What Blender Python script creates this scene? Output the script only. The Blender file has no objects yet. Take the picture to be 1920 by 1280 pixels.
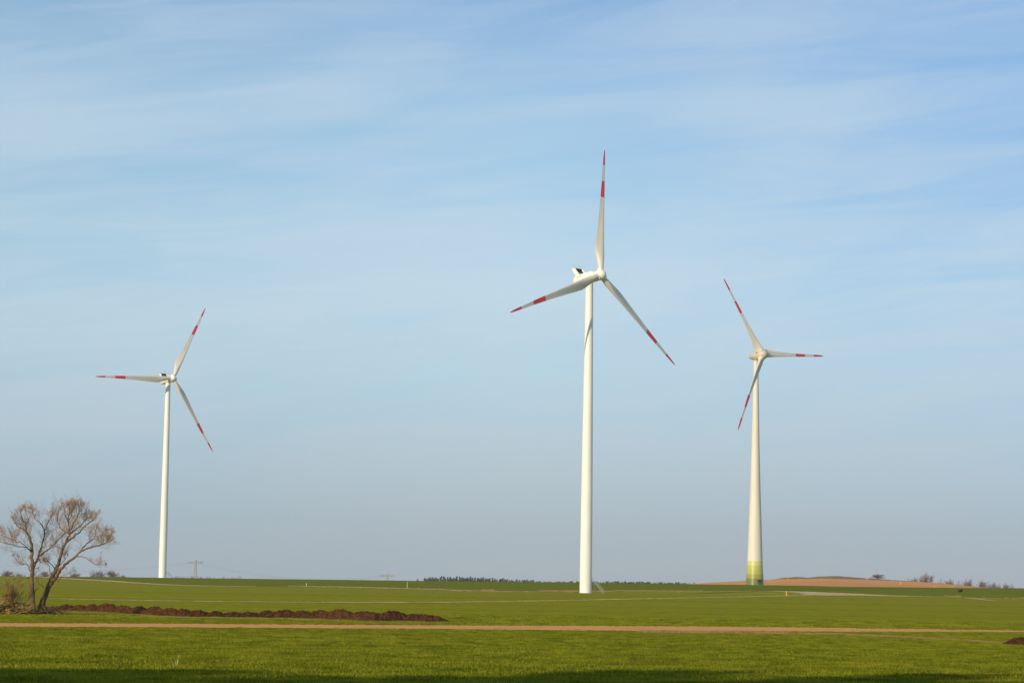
import bpy, math, random
import numpy as np
from mathutils import Vector, Matrix
random.seed(7); RNG = np.random.default_rng(7)
R = math.radians
scene = bpy.context.scene
COL = scene.collection

# ------------------------------------------------------------------ camera
F_PX = 4450.0; CAM_Z = 3.6
PITCH = math.atan(450.0 / F_PX); ROLL = R(0.9)
_F = Vector((0, math.cos(PITCH), math.sin(PITCH)))
_R0 = Vector((1, 0, 0)); _U0 = Vector((0, -math.sin(PITCH), math.cos(PITCH)))
_R = _R0 * math.cos(ROLL) + _U0 * math.sin(ROLL)
_U = -_R0 * math.sin(ROLL) + _U0 * math.cos(ROLL)
cd = bpy.data.cameras.new('camera'); cam = bpy.data.objects.new('camera', cd); COL.objects.link(cam)
cd.sensor_width = 36.0; cd.lens = 36.0 * F_PX / 1920.0
cd.clip_start = 0.5; cd.clip_end = 60000.0
M = Matrix((( _R.x, _U.x, -_F.x, 0), (_R.y, _U.y, -_F.y, 0), (_R.z, _U.z, -_F.z, CAM_Z), (0, 0, 0, 1)))
cam.matrix_world = M
scene.camera = cam

# ------------------------------------------------------------------ light
SUN_AZ = R(36.6)      # how far left of straight-behind the camera the sun stands
SUN_EL = R(18.5)
to_sun = Vector((-math.sin(SUN_AZ) * math.cos(SUN_EL), -math.cos(SUN_AZ) * math.cos(SUN_EL), math.sin(SUN_EL)))
sd = bpy.data.lights.new('sun', 'SUN'); sd.energy = 4.2; sd.angle = R(0.55); sd.color = (1.0, 0.82, 0.58)
sun = bpy.data.objects.new('sun', sd); COL.objects.link(sun)
sun.rotation_euler = to_sun.to_track_quat('Z', 'Y').to_euler()
scene.view_settings.view_transform = 'Standard'; scene.view_settings.look = 'None'
scene.view_settings.exposure = 0.0; scene.view_settings.gamma = 1.0

world = bpy.data.worlds.new('World'); scene.world = world; world.use_nodes = True
nt = world.node_tree; nt.nodes.clear()
def N(nt, typ, **kw):
    n = nt.nodes.new(typ)
    for k, v in kw.items(): setattr(n, k, v)
    return n
def math_n(nt, op, a, b=None, c=None, clamp=False):
    n = nt.nodes.new('ShaderNodeMath'); n.operation = op; n.use_clamp = clamp
    for i, v in enumerate((a, b, c)):
        if v is None: continue
        if isinstance(v, (int, float)): n.inputs[i].default_value = v
        else: nt.links.new(v, n.inputs[i])
    return n.outputs[0]
def mix_n(nt, fac, a, b, blend='MIX'):
    n = nt.nodes.new('ShaderNodeMix'); n.data_type = 'RGBA'; n.blend_type = blend
    for i, v in ((0, fac), (6, a), (7, b)):
        if isinstance(v, (int, float)): n.inputs[i].default_value = v
        elif isinstance(v, (tuple, list)): n.inputs[i].default_value = (*v[:3], 1)
        else: nt.links.new(v, n.inputs[i])
    return n.outputs[2]
def ramp_n(nt, fac, stops, interp='LINEAR'):
    n = nt.nodes.new('ShaderNodeValToRGB'); n.color_ramp.interpolation = interp
    el = n.color_ramp.elements
    while len(el) < len(stops): el.new(0.5)
    for e, (p, c) in zip(el, stops):
        e.position = p; e.color = (*c, 1) if len(c) == 3 else c
    nt.links.new(fac, n.inputs[0]); return n.outputs[0]
sky = N(nt, 'ShaderNodeTexSky', sky_type='NISHITA', sun_disc=False)
sky.sun_elevation = SUN_EL; sky.sun_rotation = math.atan2(to_sun.x, to_sun.y)
sky.air_density = 1.0; sky.dust_density = 1.2; sky.ozone_density = 1.4; sky.altitude = 60
tc = N(nt, 'ShaderNodeTexCoord')
sep = N(nt, 'ShaderNodeSeparateXYZ'); nt.links.new(tc.outputs['Generated'], sep.inputs[0])
up = math_n(nt, 'MAXIMUM', sep.outputs[2], 0.0)
# thin cirrus veils: long soft streaks in the air, laid out by compass direction and height above the horizon
cmb = N(nt, 'ShaderNodeCombineXYZ'); nt.links.new(sep.outputs[0], cmb.inputs[0]); nt.links.new(sep.outputs[2], cmb.inputs[1])
nt.links.new(sep.outputs[1], cmb.inputs[2])
def cloud(rz, sx, sy, detail, dist, loc=(0, 0, 0), rough=0.5):
    mp = N(nt, 'ShaderNodeMapping', vector_type='POINT'); mp.inputs['Rotation'].default_value = (0, 0, rz)
    nt.links.new(cmb.outputs[0], mp.inputs[0])
    m2 = N(nt, 'ShaderNodeMapping'); m2.inputs['Scale'].default_value = (sx, sy, 1); m2.inputs['Location'].default_value = loc
    nt.links.new(mp.outputs[0], m2.inputs[0])
    n = N(nt, 'ShaderNodeTexNoise'); n.inputs['Scale'].default_value = 1.0
    n.inputs['Detail'].default_value = detail; n.inputs['Distortion'].default_value = dist
    n.inputs['Roughness'].default_value = rough
    nt.links.new(m2.outputs[0], n.inputs['Vector']); return n.outputs[0]
c1 = cloud(R(-7), 3.2, 14.0, 3, 0.35, (3.1, 1.7, 0))        # broad veils
c2 = cloud(R(-6), 7.0, 60.0, 7, 0.8, (0.4, 5.2, 0), 0.6)    # fine streaks
c3 = cloud(R(-12), 6.0, 12.0, 2, 0.0, (7.3, 2.0, 0))
cc = math_n(nt, 'ADD', math_n(nt, 'MULTIPLY', c1, 0.42), math_n(nt, 'MULTIPLY', c2, 0.38))
cc = math_n(nt, 'ADD', cc, math_n(nt, 'MULTIPLY', c3, 0.28))
cl = ramp_n(nt, cc, [(0.42, (0, 0, 0)), (0.66, (1, 1, 1))], 'EASE')
SKY_K = 0.10
def lin(r, g, b): return tuple(((c / 255 + .055) / 1.055) ** 2.4 / SKY_K * 0.1 for c in (r, g, b))
clear = ramp_n(nt, up, [(0.0, lin(177, 188, 194)), (0.045, lin(184, 206, 217)), (0.09, lin(182, 217, 235)), (0.14, lin(173, 213, 239)), (0.20, lin(161, 201, 233)), (0.25, lin(134, 175, 220)), (0.5, lin(84, 126, 180))], 'LINEAR')
right = math_n(nt, 'MULTIPLY', math_n(nt, 'MULTIPLY', sep.outputs[0], 2.6, clamp=True), math_n(nt, 'MULTIPLY', up, 5.0, clamp=True))
clear = mix_n(nt, right, clear, lin(134, 182, 236))
left = math_n(nt, 'MULTIPLY', math_n(nt, 'MULTIPLY', sep.outputs[0], -1.6, clamp=True), 1.0)
clear = mix_n(nt, left, clear, lin(138, 176, 196))
clear = mix_n(nt, 1.0, clear, (10.0, 10.0, 10.0), 'MULTIPLY')
low = ramp_n(nt, up, [(0.0, (1, 1, 1)), (0.28, (0.9,) * 3), (0.55, (0,) * 3)])
base = mix_n(nt, low, sky.outputs[0], clear)
CLOUD = mix_n(nt, 1.0, ramp_n(nt, up, [(0.0, lin(179, 186, 194)), (0.06, lin(194, 209, 218)), (0.12, lin(207, 223, 234)), (0.25, lin(184, 208, 231))]), (10.0, 10.0, 10.0), 'MULTIPLY')
ca = math_n(nt, 'MULTIPLY', cl, 0.62)
fin = mix_n(nt, ca, base, CLOUD)
bg = N(nt, 'ShaderNodeBackground'); bg.inputs[1].default_value = SKY_K
nt.links.new(fin, bg.inputs[0])
wo = N(nt, 'ShaderNodeOutputWorld'); nt.links.new(bg.outputs[0], wo.inputs[0])

# ------------------------------------------------------------------ helpers
def tag(o, label=None, cat=None, group=None, kind=None):
    if label: o['label'] = label
    if cat: o['category'] = cat
    if group: o['group'] = group
    if kind: o['kind'] = kind
    return o
def empty(name, loc, rz=0.0):
    o = bpy.data.objects.new(name, None); COL.objects.link(o); o.location = loc; o.rotation_euler = (0, 0, rz)
    o.empty_display_size = 0.5
    return o
def mesh_np(name, verts, faces, mats, midx=None, smooth=True):
    me = bpy.data.meshes.new(name)
    verts = np.asarray(verts, dtype=np.float32).reshape(-1, 3)
    if isinstance(faces, np.ndarray):
        n, k = faces.shape
        me.vertices.add(len(verts)); me.vertices.foreach_set('co', verts.ravel())
        me.loops.add(n * k); me.loops.foreach_set('vertex_index', faces.ravel().astype(np.int32))
        me.polygons.add(n); me.polygons.foreach_set('loop_start', (np.arange(n) * k).astype(np.int32))
        me.update(calc_edges=True)
    else:
        me.from_pydata(verts.tolist(), [], faces)
    for m in (mats if isinstance(mats, (list, tuple)) else [mats]): me.materials.append(m)
    if midx is not None: me.polygons.foreach_set('material_index', np.asarray(midx, dtype=np.int32))
    me.polygons.foreach_set('use_smooth', np.full(len(me.polygons), smooth))
    me.update()
    return me
def link(name, me, parent=None, mat=None):
    o = bpy.data.objects.new(name, me); COL.objects.link(o)
    if parent is not None: o.parent = parent
    if mat is not None: o.matrix_local = mat
    return o
class MB:
    """collects shapes into one mesh"""
    def __init__(s): s.v = []; s.f = []; s.m = []
    def add(s, v, f, m=0):
        o = len(s.v); s.v += [tuple(p) for p in v]; s.f += [tuple(i + o for i in q) for q in f]; s.m += [m] * len(f)
    def box(s, c, d, m=0, rot=None):
        c = Vector(c); x, y, z = (k / 2 for k in d)
        vs = [Vector((a * x, b * y, e * z)) for e in (-1, 1) for a, b in ((-1, -1), (1, -1), (1, 1), (-1, 1))]
        if rot is not None: vs = [rot @ p for p in vs]
        s.add([c + p for p in vs], [(3, 2, 1, 0), (4, 5, 6, 7), (0, 1, 5, 4), (1, 2, 6, 5), (2, 3, 7, 6), (3, 0, 4, 7)], m)
    def bar(s, a, b, w, m=0):
        a = Vector(a); b = Vector(b); d = b - a
        s.box((a + b) / 2, (w, w, d.length), m, d.to_track_quat('Z', 'Y').to_matrix())
    def tube(s, pts, rad, n=6, m=0, cap=True):
        pts = [Vector(p) for p in pts]
        if isinstance(rad, (int, float)): rad = [rad] * len(pts)
        o = len(s.v); k = len(pts)
        prev = None
        for i, p in enumerate(pts):
            d = (pts[min(i + 1, k - 1)] - pts[max(i - 1, 0)]).normalized()
            if prev is None:
                a = Vector((1, 0, 0)) if abs(d.x) < 0.8 else Vector((0, 1, 0))
            else: a = prev
            u = (a - d * a.dot(d)).normalized(); prev = u; w = d.cross(u)
            for j in range(n):
                t = 2 * math.pi * j / n
                s.v.append(tuple(p + (u * math.cos(t) + w * math.sin(t)) * rad[i]))
        for i in range(k - 1):
            for j in range(n):
                s.f.append((o + i * n + j, o + i * n + (j + 1) % n, o + (i + 1) * n + (j + 1) % n, o + (i + 1) * n + j)); s.m.append(m)
        if cap:
            s.f.append(tuple(o + j for j in reversed(range(n)))); s.m.append(m)
            s.f.append(tuple(o + (k - 1) * n + j for j in range(n))); s.m.append(m)
    def loft(s, rings, m=0, cap=True, mfun=None):
        o = len(s.v); n = len(rings[0])
        for r in rings: s.v += [tuple(p) for p in r]
        for i in range(len(rings) - 1):
            mm = mfun(i) if mfun else m
            for j in range(n):
                s.f.append((o + i * n + j, o + i * n + (j + 1) % n, o + (i + 1) * n + (j + 1) % n, o + (i + 1) * n + j)); s.m.append(mm)
        if cap:
            s.f.append(tuple(o + j for j in reversed(range(n)))); s.m.append(mfun(0) if mfun else m)
            s.f.append(tuple(o + (len(rings) - 1) * n + j for j in range(n))); s.m.append(mfun(len(rings) - 2) if mfun else m)
    def mesh(s, name, mats, smooth=True, sharp=None):
        me = bpy.data.meshes.new(name); me.from_pydata(s.v, [], s.f)
        for m in (mats if isinstance(mats, (list, tuple)) else [mats]): me.materials.append(m)
        me.polygons.foreach_set('material_index', s.m)
        me.polygons.foreach_set('use_smooth', [smooth] * len(s.f))
        me.update()
        if smooth and sharp: me.set_sharp_from_angle(angle=R(sharp))
        return me
def mat(name, color, rough=0.6, spec=0.5, noise=None, bump=None, coat=0.0):
    m = bpy.data.materials.new(name); m.use_nodes = True; t = m.node_tree
    b = t.nodes['Principled BSDF']; b.inputs['Roughness'].default_value = rough
    b.inputs['Specular IOR Level'].default_value = spec; b.inputs['Coat Weight'].default_value = coat
    b.inputs['Base Color'].default_value = (*color, 1)
    geo = N(t, 'ShaderNodeNewGeometry')
    if noise:     # (scale, color2, lo, hi, stretch)
        sc, c2, lo, hi, st = noise
        mp = N(t, 'ShaderNodeMapping'); mp.inputs['Scale'].default_value = st; t.links.new(geo.outputs['Position'], mp.inputs[0])
        n = N(t, 'ShaderNodeTexNoise'); n.inputs['Scale'].default_value = sc; n.inputs['Detail'].default_value = 5
        t.links.new(mp.outputs[0], n.inputs['Vector'])
        f = ramp_n(t, n.outputs[0], [(lo, (0, 0, 0)), (hi, (1, 1, 1))])
        t.links.new(mix_n(t, f, color, c2), b.inputs['Base Color'])
    if bump:
        n = N(t, 'ShaderNodeTexNoise'); n.inputs['Scale'].default_value = bump[0]; n.inputs['Detail'].default_value = 6
        t.links.new(geo.outputs['Position'], n.inputs['Vector'])
        bp = N(t, 'ShaderNodeBump'); bp.inputs['Strength'].default_value = bump[1]; bp.inputs['Distance'].default_value = bump[2]
        t.links.new(n.outputs[0], bp.inputs['Height']); t.links.new(bp.outputs[0], b.inputs['Normal'])
    return m

def ray(px, py):
    return (_F + _R * ((px - 960) / F_PX) - _U * ((py - 640) / F_PX))
def at(px, py, Y):                       # the point at distance Y that this pixel looks at
    d = ray(px, py); return Vector((0, 0, CAM_Z)) + d * (Y / d.y)
def sstep(a, b, x):
    t = np.clip((x - a) / (b - a), 0, 1); return t * t * (3 - 2 * t)

# ------------------------------------------------------------------ terrain
PXU = lambda u: 960 + F_PX * u
CR = [(-900, 1072), (0, 1080), (200, 1081.3), (350, 1083.3), (500, 1085), (700, 1087.3), (800, 1088.8), (1000, 1091), (1200, 1094), (1400, 1096), (1500, 1097.3), (1600, 1099.6), (1750, 1101.2), (1920, 1102.3), (2900, 1112)]
YC = [(-900, 1230), (0, 1220), (700, 1200), (1300, 1100), (1920, 1100), (2900, 1100)]
ZB = [(-900, -4), (300, -4), (450, -6), (600, -16), (770, -16), (850, -4), (1100, -4), (1300, -4), (2900, -4)]
_cp = np.array([c[0] for c in CR], float)
_cz = []
for p, q in CR:
    yc = np.interp(p, *zip(*YC)); _cz.append(at(p, q, yc).z)
_cz = np.array(_cz)
_bw = RNG.normal(size=(26, 2)); _bp = RNG.uniform(0, 6.28, 26)
def micro(x, y):
    z = 0
    for i, (a, b) in enumerate(_bw):
        k = 0.25 * 1.16 ** i; z = z + np.sin(k * (a * x + b * y) + _bp[i]) / (3.5 + i)
    return z * 0.075
def ground_z(x, y):
    x = np.asarray(x, float); y = np.asarray(y, float)
    z = np.interp(y, [-300, -40, 0, 30, 62, 85, 110, 145, 180, 230], [2.2, 2.1, 1.9, 1.5, 1.02, .72, .46, .18, .05, 0])
    ys = np.maximum(y, 1.0); px = np.where(y > 1, 960 + F_PX * x / ys, 960 + np.sign(x) * 1e5)
    px = np.clip(px, -900, 2900)
    yc = np.interp(px, *zip(*YC)); zc = np.interp(px, _cp, _cz); zb = np.interp(px, *zip(*ZB))
    rise = sstep(900, 1.0, 0) if False else np.clip((y - 905) / (yc - 905), 0, 1)
    rise = rise * rise * (3 - 2 * rise) * 0.35 + np.sin(rise * math.pi / 2) * 0.65 * np.clip(rise * 6, 0, 1)
    z = z + zc * rise
    drop = sstep(0, 1, (y - yc) / 720); z = z - (zc - zb) * drop
    z = z + micro(x, y) * np.clip((150 - y) / 60, 0, 1) * np.clip((y - 5) / 20, 0, 1)
    return z
def gz(x, y): return float(ground_z(x, y))
def hit(px, py, y0=40, y1=1230):         # where this pixel's ray first meets the ground
    d = ray(px, py); ys = np.concatenate([np.arange(y0, 300, 0.5), np.arange(300, y1, 1.5)])
    z = CAM_Z + d.z / d.y * ys; g = ground_z(d.x / d.y * ys, ys)
    k = np.nonzero(z <= g)[0]
    if len(k) == 0: return Vector((d.x / d.y * y1, y1, gz(d.x / d.y * y1, y1)))
    i = k[0]
    if i == 0: y = ys[0]
    else:
        a, b = z[i - 1] - g[i - 1], z[i] - g[i]; y = ys[i - 1] + (ys[i] - ys[i - 1]) * a / (a - b)
    x = d.x / d.y * y; return Vector((x, y, gz(x, y)))

def field_mat(name, cA, cB, cC, near=True):
    """crop: three tones mixed by clumps, broad drifts and drill-row streaks"""
    m = bpy.data.materials.new(name); m.use_nodes = True; t = m.node_tree
    b = t.nodes['Principled BSDF']; b.inputs['Roughness'].default_value = 1.0; b.inputs['Specular IOR Level'].default_value = 0.0
    geo = N(t, 'ShaderNodeNewGeometry')
    def nz(sc, st, det=4, rot=0.0):
        mp = N(t, 'ShaderNodeMapping'); mp.inputs['Scale'].default_value = st; mp.inputs['Rotation'].default_value = (0, 0, rot)
        t.links.new(geo.outputs['Position'], mp.inputs[0])
        n = N(t, 'ShaderNodeTexNoise'); n.inputs['Scale'].default_value = sc; n.inputs['Detail'].default_value = det
        n.inputs['Roughness'].default_value = 0.65
        t.links.new(mp.outputs[0], n.inputs['Vector']); return n.outputs[0]
    f1 = ramp_n(t, nz(1.0, (0.003, 0.042, 1), 7, R(1.5)), [(0.40, (0,) * 3), (0.60, (1,) * 3)])
    f2 = ramp_n(t, nz(1.0, (0.45, 0.07, 1), 6), [(0.42, (0,) * 3), (0.62, (1,) * 3)])
    f3 = ramp_n(t, nz(1.0, (0.0015, 0.010, 1), 3, R(-2)), [(0.42, (0,) * 3), (0.58, (1,) * 3)])
    c = mix_n(t, math_n(t, 'MULTIPLY', f1, 0.75), cA, cB)
    c = mix_n(t, math_n(t, 'MULTIPLY', f2, 0.45), c, cC)
    c = mix_n(t, math_n(t, 'MULTIPLY', f3, 0.35), c, cA)
    t.links.new(c, b.inputs['Base Color'])
    bp = N(t, 'ShaderNodeBump'); bp.inputs['Strength'].default_value = 0.8; bp.inputs['Distance'].default_value = 0.25
    t.links.new(nz(1.0, (2.5, 2.5, 2.5), 4), bp.inputs['Height']); t.links.new(bp.outputs[0], b.inputs['Normal'])
    return m
M_GROUND = field_mat('crop_mid', (0.265, 0.255, 0.018), (0.150, 0.185, 0.010), (0.38, 0.33, 0.035))
M_FAR = field_mat('crop_far', (0.160, 0.190, 0.012), (0.120, 0.160, 0.010), (0.22, 0.22, 0.018))

def build_ground():
    az = np.concatenate([np.arange(-180, -16, 2.0), np.arange(-16, 16, 0.12), np.arange(16, 180, 2.0)])
    rr = [3.0]
    while rr[-1] < 8000:
        r = rr[-1]
        rr.append(r + (1.5 if r < 45 else 0.45 if r < 80 else max(0.5, r * 0.006) if r < 1600 else r * 0.05))
    rr = np.array(rr); A, Q = np.meshgrid(np.radians(az), rr)
    X = Q * np.sin(A); Y = Q * np.cos(A); Z = ground_z(X, Y)
    n, k = len(rr), len(az)
    V = np.stack([X, Y, Z], -1).reshape(-1, 3)
    V = np.vstack([V, [[0, 0, gz(0, 0.5)]]])
    i = np.arange(n - 1)[:, None]; j = np.arange(k)[None, :]; j2 = (j + 1) % k
    Fq = np.stack([i * k + j, (i) * k + j2, (i + 1) * k + j2, (i + 1) * k + j], -1).reshape(-1, 4)[:, ::-1]
    c = len(V) - 1
    Ft = np.array([[c, c, 0, 0]])[:0]
    me = mesh_np('ground', V, np.ascontiguousarray(Fq), [M_GROUND])
    o = link('ground', me); tag(o, kind='structure'); return o
build_ground()

def ribbon(name, upper, lower, material, step=6.0, rows=4, lift=0.03, jit=0.12, kind='structure'):
    """a sheet on the ground between two edges"""
    px = np.arange(upper[0][0], upper[-1][0] + 0.1, step)
    ju = np.interp(px, *zip(*upper)); jl = np.interp(px, *zip(*lower))
    V = []; ncol = len(px)
    for q, a, b in zip(px, ju, jl):
        a += RNG.normal() * jit; b += RNG.normal() * jit
        if b < a + 0.15: b = a + 0.15
        P = hit(q, b); Q = hit(q, a)
        for r in range(rows + 1):
            p = P.lerp(Q, r / rows); V.append((p.x, p.y, gz(p.x, p.y) + lift))
    w = rows + 1; Fc = []
    for c in range(ncol - 1):
        for r in range(rows): Fc.append((c * w + r, (c + 1) * w + r, (c + 1) * w + r + 1, c * w + r + 1))
    me = mesh_np(name, V, np.array(Fc), [material])
    o = link(name, me); tag(o, kind=kind); return o

# far, darker field on the rise
FB = [(-900, 1070), (0, 1077.6), (130, 1084.5), (200, 1088.5), (300, 1095.5), (350, 1097.6), (480, 1098.6), (640, 1099.6), (720, 1101.6), (800, 1104), (900, 1107), (1000, 1108.6), (1090, 1109.3), (1200, 1108), (1300, 1107.4), (1450, 1107.6), (1540, 1110.5), (1640, 1115), (1740, 1118), (1920, 1121.5), (2900, 1130)]
def build_far_field():
    V = []; px = np.arange(100, 2500, 8.0); rows = 34
    for q in px:
        P = hit(q, float(np.interp(q, *zip(*FB)))); u = (q - 960) / F_PX
        yc = np.interp(q, *zip(*YC)) + 150
        for r in range(rows + 1):
            y = P.y + (max(yc, P.y + 5) - P.y) * r / rows; x = P.x / P.y * y
            V.append((x, y, gz(x, y) + 0.06))
    w = rows + 1
    c = np.arange(len(px) - 1)[:, None]; r = np.arange(rows)[None, :]
    Fc = np.stack([c * w + r, (c + 1) * w + r, (c + 1) * w + r + 1, c * w + r + 1], -1).reshape(-1, 4)
    o = link('field', mesh_np('field', V, Fc, [M_FAR])); tag(o, kind='structure')
build_far_field()

M_SOIL = mat('dry_soil', (0.78, 0.405, 0.155), 1.0, 0.0, (0.6, (0.60, 0.30, 0.11), 0.35, 0.65, (0.4, 1.5, 1)), (3.0, 0.7, 0.15))
M_SAND = mat('sandy_track', (0.66, 0.45, 0.22), 1.0, 0.0, (0.25, (0.45, 0.36, 0.18), 0.4, 0.62, (1, 1, 1)), (2.0, 0.5, 0.1))
M_PALE = mat('pale_track', (0.60, 0.47, 0.20), 1.0, 0.0, (0.12, (0.36, 0.33, 0.08), 0.45, 0.6, (1, 1, 1)))
ribbon('dirt_strip', [(-160, 1166.6), (0, 1168), (300, 1169.2), (600, 1171), (900, 1172.6), (1100, 1173), (1300, 1174), (1500, 1176.3), (1700, 1179), (1920, 1181.6), (2100, 1183.5)],
       [(-160, 1175), (0, 1176), (300, 1176.2), (600, 1177.6), (900, 1180), (1100, 1182), (1200, 1182.6), (1400, 1183.6), (1600, 1184.2), (1800, 1184.6), (1920, 1184.9), (2100, 1185.6)], M_SOIL, 2, 4, 0.03, 0.38)
ribbon('farm_track', [(-160, 1119), (60, 1121.2), (150, 1122.6), (300, 1125.4), (500, 1127.6), (700, 1128.6), (850, 1128.0), (1000, 1125.6), (1200, 1121.6), (1350, 1118.6), (1500, 1115.6), (1560, 1113.8)],
       [(-160, 1120), (60, 1121.8), (150, 1123.6), (300, 1126.6), (500, 1128.9), (700, 1130.0), (850, 1129.3), (1000, 1126.9), (1200, 1122.9), (1350, 1119.7), (1500, 1116.7), (1560, 1115)], M_PALE, 5, 2, 0.05, 0.2)
ribbon('track', [(60, 1080.8), (130, 1084.0), (200, 1087.6), (250, 1091.2), (300, 1094.6), (350, 1096.8), (420, 1098.2), (480, 1098.8)],
       [(60, 1081.6), (130, 1085.8), (200, 1089.8), (250, 1093.2), (300, 1096.1), (350, 1098.0), (420, 1099.0), (480, 1099.3)], M_SAND, 5, 8, 0.12, 0.1)
ribbon('track', [(540, 1097.8), (640, 1099.4), (720, 1101.4), (800, 1103.7), (860, 1105.8), (930, 1107.6), (1000, 1108.6), (1086, 1109.3)],
       [(540, 1098.4), (640, 1100.6), (720, 1102.8), (800, 1105.0), (860, 1106.9), (930, 1108.3), (1000, 1109.2), (1086, 1109.8)], M_SAND, 5, 8, 0.12, 0.12)
ribbon('track', [(1112, 1108.4), (1160, 1106.6), (1250, 1107.0), (1350, 1107.8), (1450, 1107.5), (1490, 1108.2), (1540, 1110.0), (1600, 1112.3), (1640, 1114.6), (1680, 1116.3), (1740, 1117.6), (1780, 1118.8)],
       [(1112, 1109.2), (1160, 1107.8), (1250, 1107.9), (1350, 1108.4), (1450, 1108.7), (1490, 1110.6), (1508, 1114.6), (1540, 1116.4), (1600, 1116.4), (1640, 1117.2), (1680, 1117.8), (1740, 1118.2), (1780, 1119.2)], M_SAND, 3, 20, 0.12, 0.12)
ribbon('track', [(1808, 1119.6), (1830, 1121.2), (1860, 1125.6), (1875, 1127)], [(1808, 1120.6), (1830, 1123.2), (1860, 1126.8), (1875, 1127.4)], M_SAND, 4, 8, 0.12, 0.08)

# brown hill behind the crest
M_HILL = mat('ploughed_earth', (0.74, 0.36, 0.145), 1.0, 0.0, (0.02, (0.60, 0.285, 0.11), 0.35, 0.65, (0.3, 3, 3)), (0.5, 0.5, 0.6))
HC = [(1230, 1102), (1260, 1098.5), (1290, 1095), (1350, 1091), (1440, 1086.4), (1465, 1084.6), (1520, 1083.6), (1560, 1083.2), (1620, 1085), (1660, 1086.6), (1700, 1088.6), (1760, 1092.8), (1800, 1096.5), (1830, 1099.5), (1870, 1103), (1960, 1112)]
def hill_z(px, y):
    zc = at(px, float(np.interp(px, *zip(*HC))), 1750).z
    t = max(0.0, min(1.0, (y - 1190) / 560)); s = 0.45 * t + 0.55 * math.sin(t * math.pi / 2)
    z = -9 + (zc + 9) * s
    if y > 1750: z -= (y - 1750) ** 2 * 0.00009
    return z
def build_hill():
    V = []; pxs = np.arange(1220, 1972, 6.0); ys = np.linspace(1190, 2150, 70)
    for q in pxs:
        for y in ys: V.append(((q - 960) / F_PX * y * 1.005, y, hill_z(q, y) + 0.12 * math.sin(y * 0.31 + q * 0.02) + RNG.normal() * 0.05))
    w = len(ys); c = np.arange(len(pxs) - 1)[:, None]; r = np.arange(w - 1)[None, :]
    Fc = np.stack([c * w + r, (c + 1) * w + r, (c + 1) * w + r + 1, c * w + r + 1], -1).reshape(-1, 4)
    o = link('hill', mesh_np('hill', V, Fc, [M_HILL])); tag(o, kind='structure')
build_hill()
M_MOUND = mat('scrub_bank', (0.20, 0.155, 0.06), 0.95, 0.1, (0.22, (0.33, 0.20, 0.11), 0.4, 0.6, (1, 1, 1)), (0.7, 0.6, 0.8))
MT = [(1452, 1086.4), (1465, 1084.0), (1480, 1081.9), (1500, 1081.0), (1520, 1082.2), (1540, 1080.2), (1565, 1079.0), (1590, 1080.4), (1620, 1083.0), (1660, 1085.8), (1700, 1088.2), (1730, 1091.2)]
def build_mound():
    V = []; pxs = np.arange(1450, 1731, 2.0); w = 9
    for q in pxs:
        top = at(q, float(np.interp(q, *zip(*MT))) + RNG.normal() * 0.22, 1745).z
        b = hill_z(q, 1725) - 0.4
        for r in range(w):
            t = r / (w - 1); y = 1722 + 50 * t
            z = b + (max(top, b + .2) - b) * math.sin(min(1, t * 1.9) * math.pi / 2) * (1 if t < .55 else 1 - (t - .55) * 1.6)
            V.append(((q - 960) / F_PX * y, y, z + RNG.normal() * 0.12))
    c = np.arange(len(pxs) - 1)[:, None]; r = np.arange(w - 1)[None, :]
    Fc = np.stack([c * w + r, (c + 1) * w + r, (c + 1) * w + r + 1, c * w + r + 1], -1).reshape(-1, 4)
    o = link('bank', mesh_np('bank', V, Fc, [M_MOUND])); tag(o, kind='structure')
build_mound()

# ------------------------------------------------------------------ wind turbines
def paint(name, col, rough=0.42, coat=0.25):
    m = mat(name, col, rough, 0.5, (0.35, tuple(c * 0.9 for c in col), 0.35, 0.75, (1, 1, 0.25)), None, coat)
    return m
M_WHITE = paint('tower_white', (0.85, 0.84, 0.80), 0.45)
M_BLADE = paint('blade_grey_white', (0.68, 0.65, 0.58), 0.5)
M_RED = paint('signal_red', (0.70, 0.030, 0.024), 0.5)
M_DARK = mat('radiator_dark', (0.02, 0.022, 0.025), 0.6)
M_STEEL = mat('galvanised_steel', (0.33, 0.34, 0.34), 0.5)
M_CONC = paint('concrete_offwhite', (0.72, 0.69, 0.60), 0.6, 0.05)
M_CREAM = paint('nacelle_cream', (0.60, 0.54, 0.44), 0.5)
GREENS = [paint('green_band_a', (0.17, 0.18, 0.025), 0.35, 0.5), paint('green_band_b', (0.33, 0.33, 0.045), 0.35, 0.6),
          paint('green_band_c', (0.45, 0.45, 0.075), 0.35, 0.6), paint('green_band_d', (0.50, 0.50, 0.115), 0.35, 0.6),
          paint('green_band_e', (0.62, 0.60, 0.20), 0.4, 0.4)]
M_DOOR = mat('door_green', (0.08, 0.11, 0.03), 0.5)

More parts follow.
